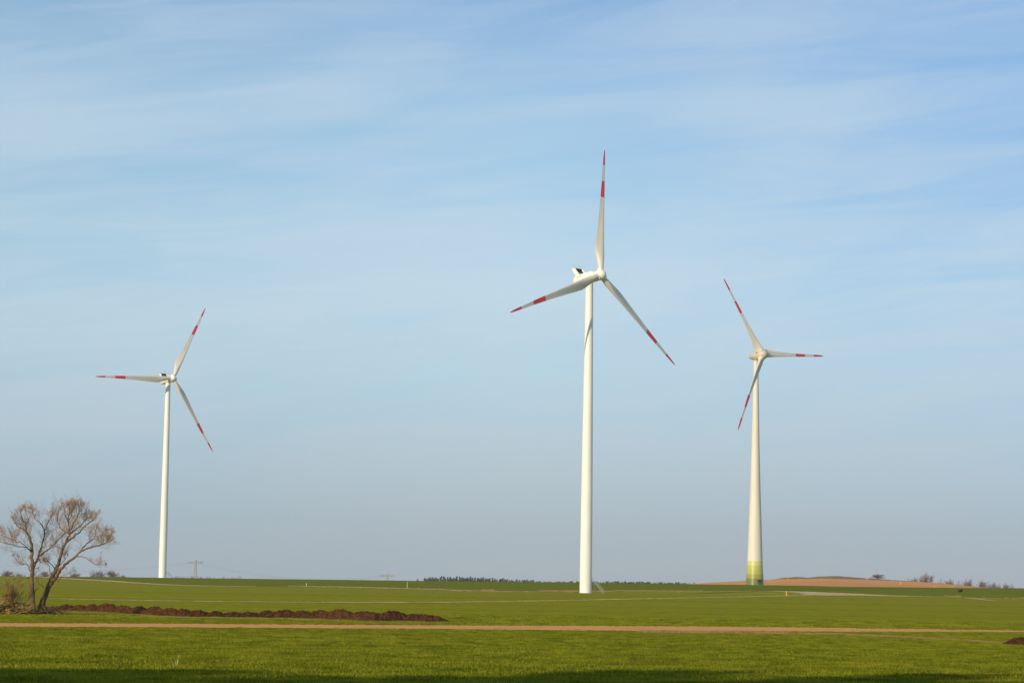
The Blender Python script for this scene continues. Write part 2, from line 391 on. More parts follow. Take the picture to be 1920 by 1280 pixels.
def blade_mesh(name, Rt, st, bands, prebend=1.6, cone=0.0):
    """st: (r, chord, leading-edge offset, thickness ratio, twist deg, circle blend)"""
    rs = sorted(set(list(np.linspace(st[0][0], Rt, 60)) + [b for b in bands]))
    A = np.array(st, float); rings = []; n = 28
    for r in rs:
        ch, le, th, tw, cb = (np.interp(r, A[:, 0], A[:, k]) for k in range(1, 6))
        ring = []
        for j in range(n):
            a = 2 * math.pi * j / n
            s = 0.5 * (1 - math.cos(a)); sg = 1 if a < math.pi else -1          # 0 = leading edge
            yt = 5 * (0.2969 * math.sqrt(s) - 0.126 * s - 0.3516 * s * s + 0.2843 * s ** 3 - 0.1015 * s ** 4) * th
            camb = 0.06 * 4 * s * (1 - s) * (1 - cb)
            af = (le - s * ch, (sg * yt * ch * 1.0 - camb * ch))
            ci = (le - s * ch, sg * math.sqrt(max(0, s * (1 - s))) * ch)
            y = af[0] * (1 - cb) + ci[0] * cb; x = af[1] * (1 - cb) + ci[1] * cb
            t = R(tw); x, y = x * math.cos(t) + y * math.sin(t), -x * math.sin(t) + y * math.cos(t)
            ring.append((x + prebend * (r / Rt) ** 2 - r * math.tan(cone), y, r))
        rings.append(ring)
    def mf(i):
        rm = 0.5 * (rs[i] + rs[i + 1])
        return 1 if (rm > bands[2] or bands[0] < rm < bands[1]) else 0
    b = MB(); b.loft(rings, mfun=mf); return b.mesh(name, [M_BLADE, M_RED], sharp=50)
RB = 48.8
BLADE_A = blade_mesh('blade', RB, [
    (1.3, 2.05, 1.02, 1, 16, 1), (3.0, 2.05, 1.02, .95, 16, 1), (5.5, 2.75, 1.12, .6, 15, .55), (8.5, 3.55, 1.2, .42, 13, .12), (10.5, 3.75, 1.18, .36, 11.5, 0),
    (14, 3.45, 1.08, .30, 9, 0), (20, 2.75, .95, .25, 6, 0), (28, 2.05, .80, .21, 3.5, 0), (36, 1.5, .65, .18, 1.5, 0), (42, 1.12, .5, .17, .5, 0), (46, .82, .36, .16, 0, 0), (48, .45, .16, .16, 0, 0), (48.8, .08, .02, .2, 0, 0)],
    (RB * .615, RB * .745, RB * .875), 0.6, R(2.0))
RC = 41.0
BLADE_B = blade_mesh('blade', RC, [
    (1.6, 3.2, 1.4, .75, 26, .6), (2.4, 4.3, 1.5, .52, 26, .2), (3.6, 4.25, 1.42, .42, 24, .05), (6, 3.6, 1.22, .36, 19, 0), (9, 2.85, 1.05, .30, 14, 0), (14, 2.2, .9, .26, 9, 0), (20, 1.65, .75, .22, 5.5, 0),
    (28, 1.28, .6, .19, 3, 0), (35, 1.05, .5, .17, 1, 0), (39, .82, .38, .16, 0, 0), (40.5, .5, .2, .16, 0, 0), (41, .12, .02, .2, 0, 0)],
    (RC * .545, RC * .70, RC * .845), 0.5, R(1.0))

def ring_sq(x, w, h, zc, n=32, p=2.0):
    out = []
    for j in range(n):
        a = 2 * math.pi * j / n; c, s = math.cos(a), math.sin(a)
        out.append((x, math.copysign(abs(c) ** (2 / p), c) * w, zc + math.copysign(abs(s) ** (2 / p), s) * h))
    return out
def build_nacelle_mesh():
    b = MB()
    prof = [(-7.6, .5, .5, -.1), (-7.5, .95, .95, -.1), (-7.1, 1.45, 1.35, -.1), (-6.3, 1.75, 1.65, -.05), (-5.2, 1.85, 1.8, 0), (-2, 1.9, 1.9, .05), (1.5, 1.9, 1.9, .05), (2.6, 1.85, 1.85, 0), (3.3, 1.75, 1.72, 0), (3.5, 1.55, 1.5, 0)]
    b.loft([ring_sq(x, w, h, z, 32, 3.6 if x > -6.5 else 2.6) for x, w, h, z in prof])
    b.box((1.0, 0, 1.98), (2.2, 1.6, .16)); b.box((-1.6, 0, 1.98), (1.6, 1.2, .14))
    return b.mesh('nacelle', [M_WHITE], sharp=40)
def build_cooler_mesh():
    b = MB(); hw = 2.05                                     # two raked cheek plates, top and bottom lips
    for s in (-1, 1):
        y0 = s * hw; y1 = s * (hw - .14)
        q = [(-2.6, 1.0), (-4.6, .7), (-7.0, 4.35), (-5.35, 4.5)]
        v = [(x, y0, z) for x, z in q] + [(x, y1, z) for x, z in q]
        b.add(v, [(0, 1, 2, 3), (7, 6, 5, 4), (0, 4, 5, 1), (1, 5, 6, 2), (2, 6, 7, 3), (3, 7, 4, 0)])
    b.box((-6.15, 0, 4.42), (1.5, 3.8, .12)); b.box((-4.35, 0, 2.15), (1.2, 3.8, .25))
    me = b.mesh('cooler', [M_WHITE], smooth=False)
    r = MB(); rot = Matrix.Rotation(R(-33), 3, 'Y')
    r.box((-5.35, 0, 3.3), (.25, 3.78, 2.3), 0, rot)
    for k in range(3): r.box((-5.2, -1.9 + .95 * (k + 1), 3.32), (.22, .1, 2.25), 0, rot)
    return me, r.mesh('radiator', [M_DARK], smooth=False)
def build_hub_mesh():
    b = MB()
    prof = [(3.62, 1.45), (3.75, 1.75), (4.4, 1.92), (5.8, 1.95), (6.6, 1.78), (7.25, 1.4), (7.7, .92), (7.92, .44), (7.98, .05)]
    b.loft([ring_sq(x, w, w, 0, 32) for x, w in prof])
    for k in range(3):
        q = Matrix.Rotation(2 * math.pi * k / 3, 3, 'X')
        b.tube([q @ Vector((0, 0, z)) + Vector((5.7, 0, 0)) for z in (1.0, 2.1)], [1.22, 1.16], 24)
    return b.mesh('hub', [M_WHITE], sharp=40)
NAC = build_nacelle_mesh(); COOL, RAD = build_cooler_mesh(); HUB = build_hub_mesh()
def mast_mesh():
    b = MB(); b.tube([(0, 0, 0), (0, 0, 1.7)], [.05, .03], 6); b.tube([(0, 0, 0), (0, 0, .35)], [.13, .1], 8); b.box((0, 0, 1.2), (.3, .05, .05)); return b.mesh('antenna', [M_STEEL])
ANT = mast_mesh()
def tower_mesh(H, prof, mats, bands=None, joints=()):
    b = MB(); hs = sorted(set([h for h, d in prof] + list(np.linspace(0, H, 40)) + [x for x in (bands or [])] ))
    P = np.array(prof); rings = []
    hs2 = []
    for h in hs: hs2.append((h, 0.0))
    for j in joints: hs2 += [(j - .06, 0.0), (j - .055, .025), (j + .055, .025), (j + .06, 0.0)]
    hs2.sort()
    for h, e in hs2:
        r = np.interp(h, P[:, 0], P[:, 1]) / 2 + e
        rings.append([(r * math.cos(2 * math.pi * k / 64), r * math.sin(2 * math.pi * k / 64), h) for k in range(64)])
    def mf(i):
        h = .5 * (hs2[i][0] + hs2[i + 1][0])
        if not bands: return 0
        return int(np.searchsorted(bands[1:], h)) + 1 if h < bands[-1] else 0
    b.loft(rings, mfun=mf); return b.mesh('tower', mats, sharp=60)
TA_H = 114.6
TOWER_A = tower_mesh(TA_H - 1.8, [(-1, 4.45), (12, 4.4), (40, 4.1), (80, 3.35), (113.3, 2.72)], [M_WHITE], None, (22, 47, 79))
def stair_meshes():
    s = MB(); h = MB()
    s.box((2.9, 0, 3.3), (1.5, 1.3, .08)); top = Vector((3.5, 0, 3.3)); bot = Vector((6.6, 0, 0.05))
    for y in (-.62, .62):
        s.bar(top + Vector((0, y, 0)), bot + Vector((0, y, 0)), .14)
        h.bar(top + Vector((0, y, 1.1)), bot + Vector((0, y, 1.1)), .07); h.bar(top + Vector((0, y, .6)), bot + Vector((0, y, .6)), .05)
        h.bar((2.2, y, 4.4), (3.5, y, 4.4), .07); h.bar((2.2, y, 3.9), (3.5, y, 3.9), .05)
        for t in np.linspace(0, 1, 6):
            p = top.lerp(bot, t) + Vector((0, y, 0)); h.bar(p, p + Vector((0, 0, 1.1)), .06)
        h.bar((2.3, y, 3.3), (2.3, y, 4.4), .06)
        s.bar((3.3, y, 0), (3.3, y, 3.3), .06)
    for t in np.linspace(.05, .95, 15): s.box(top.lerp(bot, t), (.26, 1.2, .05))
    return s.mesh('stairs', [M_STEEL], smooth=False), h.mesh('handrail', [M_STEEL], smooth=False)
STAIR, RAIL = stair_meshes()
def door_mesh():
    b = MB(); b.box((0, 0, 1.1), (.12, 1.0, 2.2)); b.box((.03, 0, 1.1), (.14, .8, 2.0), 1); return b.mesh('door', [M_STEEL, M_DARK], smooth=False)
DOOR = door_mesh()
def rotor_mat(H, yaw, tilt): return Matrix.Translation((0, 0, H)) @ Matrix.Rotation(yaw, 4, 'Z') @ Matrix.Rotation(-tilt, 4, 'Y')
def turbine_a(X, Y, alpha, psi, tilt, label, zbase, stair_az, H=TA_H):
    root = empty('wind_turbine', (X, Y, zbase)); tag(root, label, 'wind turbine', 'wind turbines standing in the fields')
    link('tower', TOWER_A, root)
    yaw = math.atan2(-math.cos(alpha), math.sin(alpha)); Mn = rotor_mat(H, yaw, tilt)
    nac = link('nacelle', NAC, root, Mn)
    link('cooler', COOL, nac); link('radiator', RAD, nac)
    for x, y in ((-6.3, -1.6), (-6.1, -.5), (-6.1, .7), (-6.3, 1.7)): link('antenna', ANT, nac, Matrix.Translation((x, y, 4.45)))
    link('hub', HUB, root, Mn)
    for k in range(3):
        link('blade', BLADE_A, root, Mn @ Matrix.Translation((5.7, 0, 0)) @ Matrix.Rotation(psi + k * 2 * math.pi / 3, 4, 'X'))
    st = link('stairs', STAIR, root, Matrix.Rotation(stair_az, 4, 'Z')); link('handrail', RAIL, st)
    link('door', DOOR, root, Matrix.Rotation(stair_az, 4, 'Z') @ Matrix.Translation((2.2, 0, 3.32)))
    return root
T1 = (28.0, 861.5); T2 = (-197.7, 1363.0); T3 = (114.8, 1110.5)
turbine_a(*T1, R(43.0), R(351.4), R(5.7), 'tallest white wind turbine with a boxy nacelle and roof cooler, one blade straight up', gz(*T1), R(8))
turbine_a(*T2, R(36.6), R(332.2), R(5.2), 'smaller-looking white wind turbine at the left behind the field crest, one blade pointing level left', 1.6, R(12), TA_H)

def turbine_b(X, Y, alpha, psi, tilt, H, zbase):
    root = empty('wind_turbine', (X, Y, zbase))
    tag(root, 'wind turbine with a rounded nacelle, its tapering tower painted in green bands at the foot', 'wind turbine', 'wind turbines standing in the fields')
    bands = [-1.0, 3.3, 5.35, 7.4, 9.4, 11.4]
    tw = tower_mesh(H - 1.6, [(-1, 8.7), (0, 8.55), (11.2, 7.2), (28.4, 6.0), (45, 4.8), (62, 3.85), (78.6, 3.2), (95.3, 2.5), (H - 1.6, 2.15)], [M_CONC] + GREENS, bands, (28.4, 45, 62, 78.6))
    link('tower', tw, root)
    yaw = math.atan2(-math.cos(alpha), math.sin(alpha)); Mn = rotor_mat(H, yaw, tilt)
    b = MB(); prof = [(-4.1, .1), (-4.0, .5), (-3.6, 1.0), (-2.8, 1.5), (-1.5, 1.95), (0, 2.4), (1.3, 2.58), (2.35, 2.6)]
    b.loft([ring_sq(x, w, w * .98, 0) for x, w in prof]); b.tube([(-.2, 0, -1.6), (-.2, 0, -2.45)], [1.3, 1.15], 24)
    b.tube([(-2.2, 0, 1.4), (-2.2, 0, 2.5)], [.05, .04], 6)
    nac = link('nacelle', b.mesh('nacelle', [M_CREAM], sharp=50), root, Mn)
    v = MB(); v.box((-3.1, -1.05, -.75), (.35, .35, .35)); link('vent', v.mesh('vent', [M_DARK], smooth=False), nac)
    b = MB(); prof = [(2.42, 2.4), (2.5, 2.6), (3.6, 2.6), (4.6, 2.5), (5.4, 2.2), (6.1, 1.68), (6.6, 1.08), (6.85, .5), (6.92, .05)]
    b.loft([ring_sq(x, w, w, 0) for x, w in prof])
    for k in range(3):
        q = Matrix.Rotation(2 * math.pi * k / 3 + psi, 3, 'X')
        b.tube([q @ Vector((0, 0, z)) + Vector((4.4, 0, 0)) for z in (1.2, 2.35)], [1.75, 1.45], 24)
    link('hub', b.mesh('hub', [M_CREAM], sharp=45), root, Mn)
    for k in range(3):
        link('blade', BLADE_B, root, Mn @ Matrix.Translation((4.4, 0, 0)) @ Matrix.Rotation(psi + k * 2 * math.pi / 3, 4, 'X'))
    d = MB(); n = 10; w = .75; arch = [(-w, 0)] + [(-w * math.cos(math.pi * i / n), 1.7 + w * .8 * math.sin(math.pi * i / n)) for i in range(n + 1)] + [(w, 0)]
    d.add([(0, y, z) for y, z in arch] + [(.5, y, z) for y, z in arch], [tuple(range(len(arch) - 1, -1, -1)), tuple(range(len(arch), 2 * len(arch)))] +
          [(i, i + 1, len(arch) + i + 1, len(arch) + i) for i in range(len(arch) - 1)])
    [d.bar((.62, 1.15 * math.cos(a), 1.6 + 1.0 * math.sin(a)), (.62, 1.15 * math.cos(a + .45), 1.6 + 1.0 * math.sin(a + .45)), .32, 1) for a in np.arange(.25, 2.6, .45)]
    link('door', d.mesh('door', [M_DOOR, M_DARK], smooth=False), root, Matrix.Rotation(R(-90 + 27), 4, 'Z') @ Matrix.Translation((3.72, 0, 0)))
    return root
turbine_b(*T3, R(38.5), R(33.1), R(5.0), 107.4, gz(*T3) - .3)

# ------------------------------------------------------------------ soil heaps
M_HEAP = mat('dark_topsoil', (0.062, 0.027, 0.012), 1.0, 0.0, (3.0, (0.130, 0.058, 0.028), 0.42, 0.62, (1, 1, 1)), (7.0, 1.0, 0.16))
def windrow(name, base, tops, label, valley, pxs_step=1.0, cat='soil heap'):
    b0, b1 = base[0][0], base[-1][0]; pxs = np.arange(b0, b1 + .1, pxs_step); w = 22; V = []
    tx, ty = zip(*tops); sgn = RNG.normal(size=(len(pxs) + 40, w + 40))
    k = np.array([1, 2, 3, 2, 1.]); k /= k.sum()
    sm = np.apply_along_axis(lambda a: np.convolve(a, k, 'same'), 0, sgn); sm = np.apply_along_axis(lambda a: np.convolve(a, k, 'same'), 1, sm)
    vx = np.array(valley)
    for i, q in enumerate(pxs):
        P = hit(q, float(np.interp(q, *zip(*base))))
        tp = at(q, float(np.interp(q, tx, ty)) - .8, P.y + 1.5)
        g = gz(P.x, P.y); h = max(.02, tp.z - g)
        j = np.searchsorted(vx, q)
        if 0 < j < len(vx):
            t = (q - vx[j - 1]) / (vx[j] - vx[j - 1]); h *= (0.84 + 0.20 * math.sin(math.pi * t ** .8) ** .8) * (0.93 + 0.16 * ((j * 37) % 11) / 11)
        wd = 1.3 + 1.25 * h
        for r in range(w):
            t = r / (w - 1) * 2 - 1; e = max(0, 1 - abs(t) ** 1.25)
            lean = (1 - abs(t)) * 0 + 0
            # dumped cones: the flank swings in and out along the row
            if 0 < j < len(vx):
                tt = (q + t * 9 - vx[j - 1]) / (vx[j] - vx[j - 1]); e *= 0.93 + 0.09 * abs(math.sin(math.pi * tt))
            x = P.x; y = P.y + wd * .9 + t * wd
            V.append((x + sm[i, r] * .02, y, g - .05 + h * e * 1.08 + sm[i + 3, r + 3] * .115 * min(1, e * 3)))
    c = np.arange(len(pxs) - 1)[:, None]; r = np.arange(w - 1)[None, :]
    Fc = np.stack([c * w + r, (c + 1) * w + r, (c + 1) * w + r + 1, c * w + r + 1], -1).reshape(-1, 4)
    V = np.array(V); o0 = V.mean(0); o0[2] = V[:, 2].min()
    o = link(name, mesh_np(name, V - o0, Fc, [M_HEAP])); o.location = o0; tag(o, label, cat); return o
windrow('soil_heap', [(84, 1143), (101, 1144.5), (142, 1145), (183, 1146.4), (223, 1148.8), (264, 1151.6), (300, 1154), (327, 1155.2), (365, 1156.2), (500, 1157.6), (588, 1159.3), (642, 1161.5), (702, 1164), (760, 1164.2), (836, 1165.6), (849, 1166.3)],
        [(84, 1138), (91, 1135.6), (122, 1134.2), (162, 1133), (203, 1133), (233, 1136), (264, 1138.3), (309, 1139.7), (346, 1142.3), (374, 1144), (402, 1146), (430, 1147.6), (459, 1146.6), (496, 1145.3), (531, 1144.5), (602, 1145), (640, 1145), (683, 1146.7), (735, 1146.7), (778, 1149), (800, 1152), (822, 1154.5), (836, 1160.5), (848, 1165.5)],
        'long windrow of dark brown topsoil dumped in merging heaps, running right from the bare trees',
        [60, 106, 131, 156, 178, 212, 243, 270, 300, 328, 352, 388, 418, 449, 482, 515, 548, 580, 615, 659, 713, 759, 860])
windrow('soil_heap', [(1886, 1208.6), (1900, 1209), (1930, 1209.6), (1990, 1210), (2040, 1210)], [(1886, 1208), (1900, 1201), (1913, 1196), (1925, 1194), (1950, 1192), (2000, 1196), (2040, 1209)],
        'small dark brown soil heap at the right edge of the near field', [1860, 1960, 2080])

# ------------------------------------------------------------------ bare trees in front left
M_BARK = mat('bark', (0.115, 0.082, 0.050), 0.95, 0.1, (3.0, (0.24, 0.16, 0.075), 0.4, 0.62, (1, 1, .4)), (12, 0.7, 0.05))
M_TWIG = mat('twigs_ochre', (0.42, 0.29, 0.18), 0.9, 0.1, (0.6, (0.42, 0.22, 0.10), 0.48, 0.68, (1, 1, 1)))
TREE_Y = 215.0; TW = 0.0062
def grow(mb, p, d, length, rad, level, spread=0.75, up=0.25, seg=4, thin=0.013, cnt=(4, 5, 4)):
    pts = [p.copy()]; dd = d.normalized(); rads = [rad]
    for s in range(seg):
        dd = (dd + Vector((random.gauss(0, .13), random.gauss(0, .13), random.gauss(0, .13) + up * .25))).normalized()
        pts.append(pts[-1] + dd * (length / seg)); rads.append(max(thin * .7, rad * (1 - .75 * (s + 1) / seg)))
    mb.tube(pts, rads, 3 if rad < .03 else 5, 0, False)
    if level <= 0: return
    for k in range(cnt[len(cnt) - level] if level <= len(cnt) else cnt[0]):
        t = random.uniform(.25, 1.0); i = min(seg - 1, int(t * seg)); q = pts[i].lerp(pts[i + 1], t * seg - i)
        nd = (dd + Vector((random.gauss(0, spread), random.gauss(0, spread), random.gauss(0, spread * .7) + up))).normalized()
        grow(mb, q, nd, length * random.uniform(.5, .75), max(thin, rad * .55), level - 1, spread, up, 3, thin, cnt)
def limb_pts(pp, r0, r1, y0, y1, n=None):
    """trace of a limb: picture points given their own depth, smoothed"""
    P = []
    for i, (x, y) in enumerate(pp):
        t = i / (len(pp) - 1); P.append(at(x, y, TREE_Y + y0 + (y1 - y0) * t))
    out = []; rr = []
    n = len(P) - 1; sub = 4
    for i in range(n):
        a, b, c, d = P[max(i - 1, 0)], P[i], P[i + 1], P[min(i + 2, n)]
        for s in range(sub):
            t = s / sub
            q = .5 * ((2 * b) + (c - a) * t + (2 * a - 5 * b + 4 * c - d) * t * t + (3 * b - a - 3 * c + d) * t ** 3)
            out.append(q); f = (i + t) / n; rr.append(r0 + (r1 - r0) * f ** .8)
    out.append(P[-1]); rr.append(r1); 
    for k in range(1, len(out) - 1): out[k] += Vector([random.gauss(0, .03) for _ in range(3)])
    return out, rr
def bare_tree(label, limbs, base_px):
    base = hit(*base_px) if False else Vector((at(base_px[0], base_px[1], TREE_Y).x, TREE_Y, gz(at(base_px[0], base_px[1], TREE_Y).x, TREE_Y)))
    root = empty('bare_tree', base); tag(root, label, 'tree')
    tr = MB(); cr = MB()
    for pp, r0, r1, y0, y1, dens, lenf, start in limbs:
        pts, rr = limb_pts(pp, r0, r1, y0, y1); tr.tube(pts, rr, 10 if r0 > .1 else 7, 0, True)
        L = sum((pts[i + 1] - pts[i]).length for i in range(len(pts) - 1)); k = int(L * dens * .85)
        for _ in range(k):
            t = start + (1 - start) * random.random() ** .75; i = min(len(pts) - 2, int(t * (len(pts) - 1))); q = pts[i].lerp(pts[i + 1], random.random())
            d = (pts[i + 1] - pts[i]).normalized()
            nd = d * .55 + Vector((random.gauss(0, .65), random.gauss(0, .65), random.gauss(0, .45) + .35))
            grow(cr, q, nd, random.uniform(.6, 1.15) * lenf * (1.9 - 1.35 * t), .017, 3, .48, .24, 4, TW, (4, 3, 2))
        d = (pts[-1] - pts[-3]).normalized()
        for _ in range(4): grow(cr, pts[-1], d + Vector([random.gauss(0, .4) for _ in range(3)]), lenf * random.uniform(.22, .45), .016, 3, .55, .18, 4, TW, (4, 3, 2))
    mt = Matrix.Translation(-base)
    for b, n, m in ((tr, 'trunk', M_BARK), (cr, 'crown', M_TWIG)):
        me = b.mesh(n, [m]); me.transform(mt); link(n, me, root)
    return root
A_L = [  # picture points, radius start/end, depth start/end, twig density, twig length, first twig
 ([(62, 1152), (62.3, 1140), (60.6, 1125), (59.6, 1105), (59.2, 1088), (60.7, 1068), (60, 1050), (59.7, 1032), (57.6, 1011), (53, 1002), (49, 996), (47.8, 983), (42, 972), (38, 962)], .30, .03, 0, -1.0, 4.2, 1.0, .42),
 ([(60.9, 1068), (63.5, 1062), (68, 1052), (71.7, 1043.7), (76, 1030), (80, 1018), (83, 1001.5), (84.3, 994.5), (90, 979), (95.6, 966)], .15, .025, 0, 1.6, 4.6, 1.0, .35),
 ([(84.3, 994.5), (80, 988), (76, 980), (66, 972), (62, 963), (60, 955)], .06, .02, 1.2, 2.2, 5, .8, .1),
 ([(72, 1043), (78, 1039), (84.3, 1035), (97, 1024), (109.7, 1010), (122.3, 998.7)], .10, .045, .3, -1.8, 3.4, .9, .3),
 ([(59, 1034), (54, 1029), (47.8, 1025.4), (35, 1025), (18, 1020), (1.4, 1016)], .07, .02, -.5, -2.4, 4.6, .9, .25),
 ([(50, 1026), (40.8, 1018), (30, 1014), (21, 1011), (4, 1003), (-4, 998)], .055, .02, -1.2, .8, 5.5, .9, .1),
 ([(49, 997), (40, 990), (33, 986), (26, 975)], .05, .02, -.6, -1.8, 6, .85, .1),
 ([(60.5, 1073), (54.8, 1067.6), (52, 1059), (43, 1056.5), (35, 1055), (27, 1044)], .055, .018, 0, -1.6, 4.5, .8, .3),
 ([(59.5, 1087), (52, 1083.5), (42, 1084.5), (33, 1083), (26.7, 1084.8)], .04, .015, 0, -1.0, 2.5, .45, .4),
 ([(62, 1114), (66, 1107), (69, 1103.5), (74, 1101.8), (79, 1100)], .055, .018, 0, -.7, 2.0, .4, .5),
 ([(67, 1106), (67.3, 1098), (68, 1093)], .028, .012, -.2, -.4, 2.0, .35, .4),
 ([(61, 1068), (68, 1064.5), (73, 1063), (75, 1056)], .035, .012, 0, -.8, 3, .5, .3),
 ([(47.8, 983), (53, 975), (50, 963), (47, 952)], .04, .015, -.9, .5, 5.5, .7, .1),
]
B_L = [
 ([(74, 1151), (77, 1138), (82.5, 1120), (90, 1102), (94.5, 1091), (99.4, 1079), (104, 1069), (108, 1060.6), (112.5, 1046.5), (118, 1026.8), (123.7, 1015.6), (129, 1004), (128.5, 988), (128, 969), (130.7, 952)], .34, .03, 1.6, .8, 4.2, 1.1, .48),
 ([(123.7, 1015.6), (135, 1009), (141, 1003), (147.6, 998.7), (156, 989), (168.7, 979), (178, 970)], .10, .03, 1.0, -1.8, 5, 1.05, .2),
 ([(129, 1003), (134, 998), (140.6, 993), (153, 983), (160, 974), (166, 963)], .09, .028, 1.0, 2.6, 5.5, 1.05, .15),
 ([(129, 1000), (136, 985), (143, 972), (149, 960), (154, 948)], .07, .022, 1.0, 3.0, 6, 1.0, .15),
 ([(128.5, 1000), (121, 996), (112, 988), (108, 973), (110, 958), (116, 946)], .06, .02, 1.0, 1.8, 5.5, .9, .2),
 ([(128, 980), (123, 966), (121, 952)], .045, .018, .8, .0, 8, .8, 0), ([(129, 975), (136, 958), (138, 946)], .045, .018, .8, 2.0, 8, .8, 0),
 ([(92, 1100), (100, 1089), (107, 1079), (115.3, 1064.8), (126.5, 1055), (140.6, 1043.7), (151.8, 1032.5), (167, 1026.8), (181.4, 1022.6), (196.8, 1018.4), (204, 1010), (209, 1000)], .19, .025, 1.4, -2.0, 4.0, .95, .48),
 ([(151.8, 1032.5), (157, 1025), (163, 1018.4), (175.7, 1010), (179, 1001), (180, 992)], .07, .022, -.4, 1.2, 5.5, .9, .15),
 ([(140.6, 1044), (150, 1043.4), (159, 1044.4), (171.5, 1052), (181.4, 1058.5), (190, 1058), (197, 1059)], .05, .018, -.4, -1.4, 4, .6, .35),
 ([(103, 1066), (95.6, 1056.4), (87, 1050.7), (76, 1050.7)], .05, .018, 1.2, .2, 4.5, .8, .25),
 ([(97.5, 1080), (94, 1069), (91.4, 1060.6), (84, 1053)], .045, .016, 1.3, 1.9, 4, .8, .3),
 ([(118, 1028), (108, 1024), (99, 1023)], .04, .015, 1.0, 2.0, 4.5, .7, .3),
 ([(108, 1090), (112, 1085), (118, 1078.9), (130.7, 1074.6), (137, 1070)], .04, .013, 1.0, .2, 3, .6, .4),
 ([(110, 1060), (121, 1050), (126, 1042)], .04, .015, 1.2, 2.2, 4.5, .8, .3),
 ([(196, 1018.4), (203, 1015), (210, 1013)], .03, .015, -2.0, -2.4, 8, .6, 0), ([(190, 1020), (196, 1008), (199, 998)], .035, .015, -1.8, -1.0, 7, .7, 0),
 ([(88, 1106), (78, 1098), (70, 1088), (66, 1078)], .03, .012, .8, -.2, 3, .6, .3),
]
bare_tree('bare tree with a thin upright trunk and low stub branch, left of its leaning neighbour', A_L, (62, 1150))
bare_tree('bare tree with a thick trunk leaning right and a wide crown of reddish twigs', B_L, (74, 1150))

# shrub and brush pile beside the trees
M_IVY = mat('ivy_leaf', (0.15, 0.13, 0.035), 0.8, 0.1, (1.5, (0.26, 0.18, 0.07), 0.4, 0.65, (1, 1, 1)))
M_CUT = mat('cut_branches', (0.46, 0.32, 0.12), 0.9, 0.1, (2.2, (0.16, 0.11, 0.05), 0.4, 0.6, (1, 1, 1)))
M_LITTER = mat('leaf_litter', (0.050, 0.034, 0.020), 0.95, 0.0, (2.0, (0.13, 0.08, 0.04), 0.4, 0.65, (1, 1, 1)), (8, .8, .1))
def leaf_blob(centre, rad, n, size, seed):
    g = np.random.default_rng(seed); d = g.normal(size=(n, 3)); d /= np.linalg.norm(d, axis=1)[:, None]
    c = np.asarray(centre) + d * np.asarray(rad) * (g.random(n) ** .45)[:, None]
    u = g.normal(size=(n, 3)); u /= np.linalg.norm(u, axis=1)[:, None]; w = np.cross(u, g.normal(size=(n, 3))); w /= np.linalg.norm(w, axis=1)[:, None]
    s = size * g.uniform(.6, 1.3, n)[:, None]
    V = np.stack([c - u * s, c + w * s * .55, c + u * s, c - w * s * .55], 1).reshape(-1, 3)
    return V, np.arange(4 * n).reshape(-1, 4)
def shrub():
    b = at(18, 1131, TREE_Y - 1); bx = b.x; base = Vector((bx, TREE_Y - 1, gz(bx, TREE_Y - 1)))
    root = empty('shrub', base); tag(root, 'ragged olive shrub with sparse leaves rising from the brush pile at the left edge', 'shrub')
    m = MB()
    for k in range(9):
        d = Vector((random.gauss(0, .22), random.gauss(0, .22), 1)); grow(m, Vector((random.gauss(0, .15), random.gauss(0, .15), .0)), d, random.uniform(1.3, 2.0), .04, 3, .5, .2, 5, .012, (5, 4, 3))
    link('trunk', m.mesh('trunk', [M_CUT]), root)
    Vs = []; Fs = []; o = 0
    for i, (x, z, rx, rz, n) in enumerate(((-.1, 2.55, .45, .5, 900), (.15, 1.9, .6, .5, 1100), (-.25, 1.5, .5, .5, 900), (.35, 1.25, .5, .45, 800), (0, .85, .55, .4, 600))):
        V, Fc = leaf_blob((x, 0, z), (rx, .55, rz), int(n * .42), .035, 40 + i); Vs.append(V); Fs.append(Fc + o); o += len(V)
    link('foliage', mesh_np('foliage', np.vstack(Vs), np.vstack(Fs), [M_IVY], None, False), root)
shrub()
def brush(label, x0, x1, h, n, seed, cut=True, yoff=0.0):
    random.seed(seed); a = at(x0, 1148, TREE_Y + yoff).x; b = at(x1, 1148, TREE_Y + yoff).x; cx = (a + b) / 2
    base = Vector((cx, TREE_Y + yoff, gz(cx, TREE_Y)))
    root = empty('brush_pile', base); tag(root, label, 'brush pile')
    hw = (b - a) / 2; m = MB()
    for k in range(n):
        x = random.uniform(-hw, hw); prof = h * (1 - (abs(x) / hw) ** 3 * .7); z = random.uniform(.05, prof); y = random.gauss(0, .8)
        L = random.uniform(.5, 1.6); d = Vector((random.gauss(0, 1), random.gauss(0, .7), random.gauss(0, .4))).normalized()
        p = Vector((x, y, z)); q = p + d * L; q.z = max(.03, min(q.z, h * 1.35)); mid = p.lerp(q, .5) + Vector([random.gauss(0, .06) for _ in range(3)])
        r = random.choice([.012, .018, .025, .04]); m.tube([p, mid, q], [r, r * .85, r * .5], 5)
    link('branches', m.mesh('branches', [M_CUT if cut else M_BARK]), root)
    V, Fc = leaf_blob((0, 0, h * .2), (hw, .9, h * .62), int(hw * 1500), .05, seed); V[:, 2] = np.maximum(V[:, 2], .01)
    link('litter', mesh_np('litter', V, Fc, [M_LITTER], None, False), root)
brush('heap of cut yellow-brown branches lying left of the bare trees', -30, 58, 1.05, 420, 5)
brush('low dark pile of brushwood at the right foot of the leaning bare tree', 78, 112, .62, 140, 9, False, 1.2)
random.seed(21)

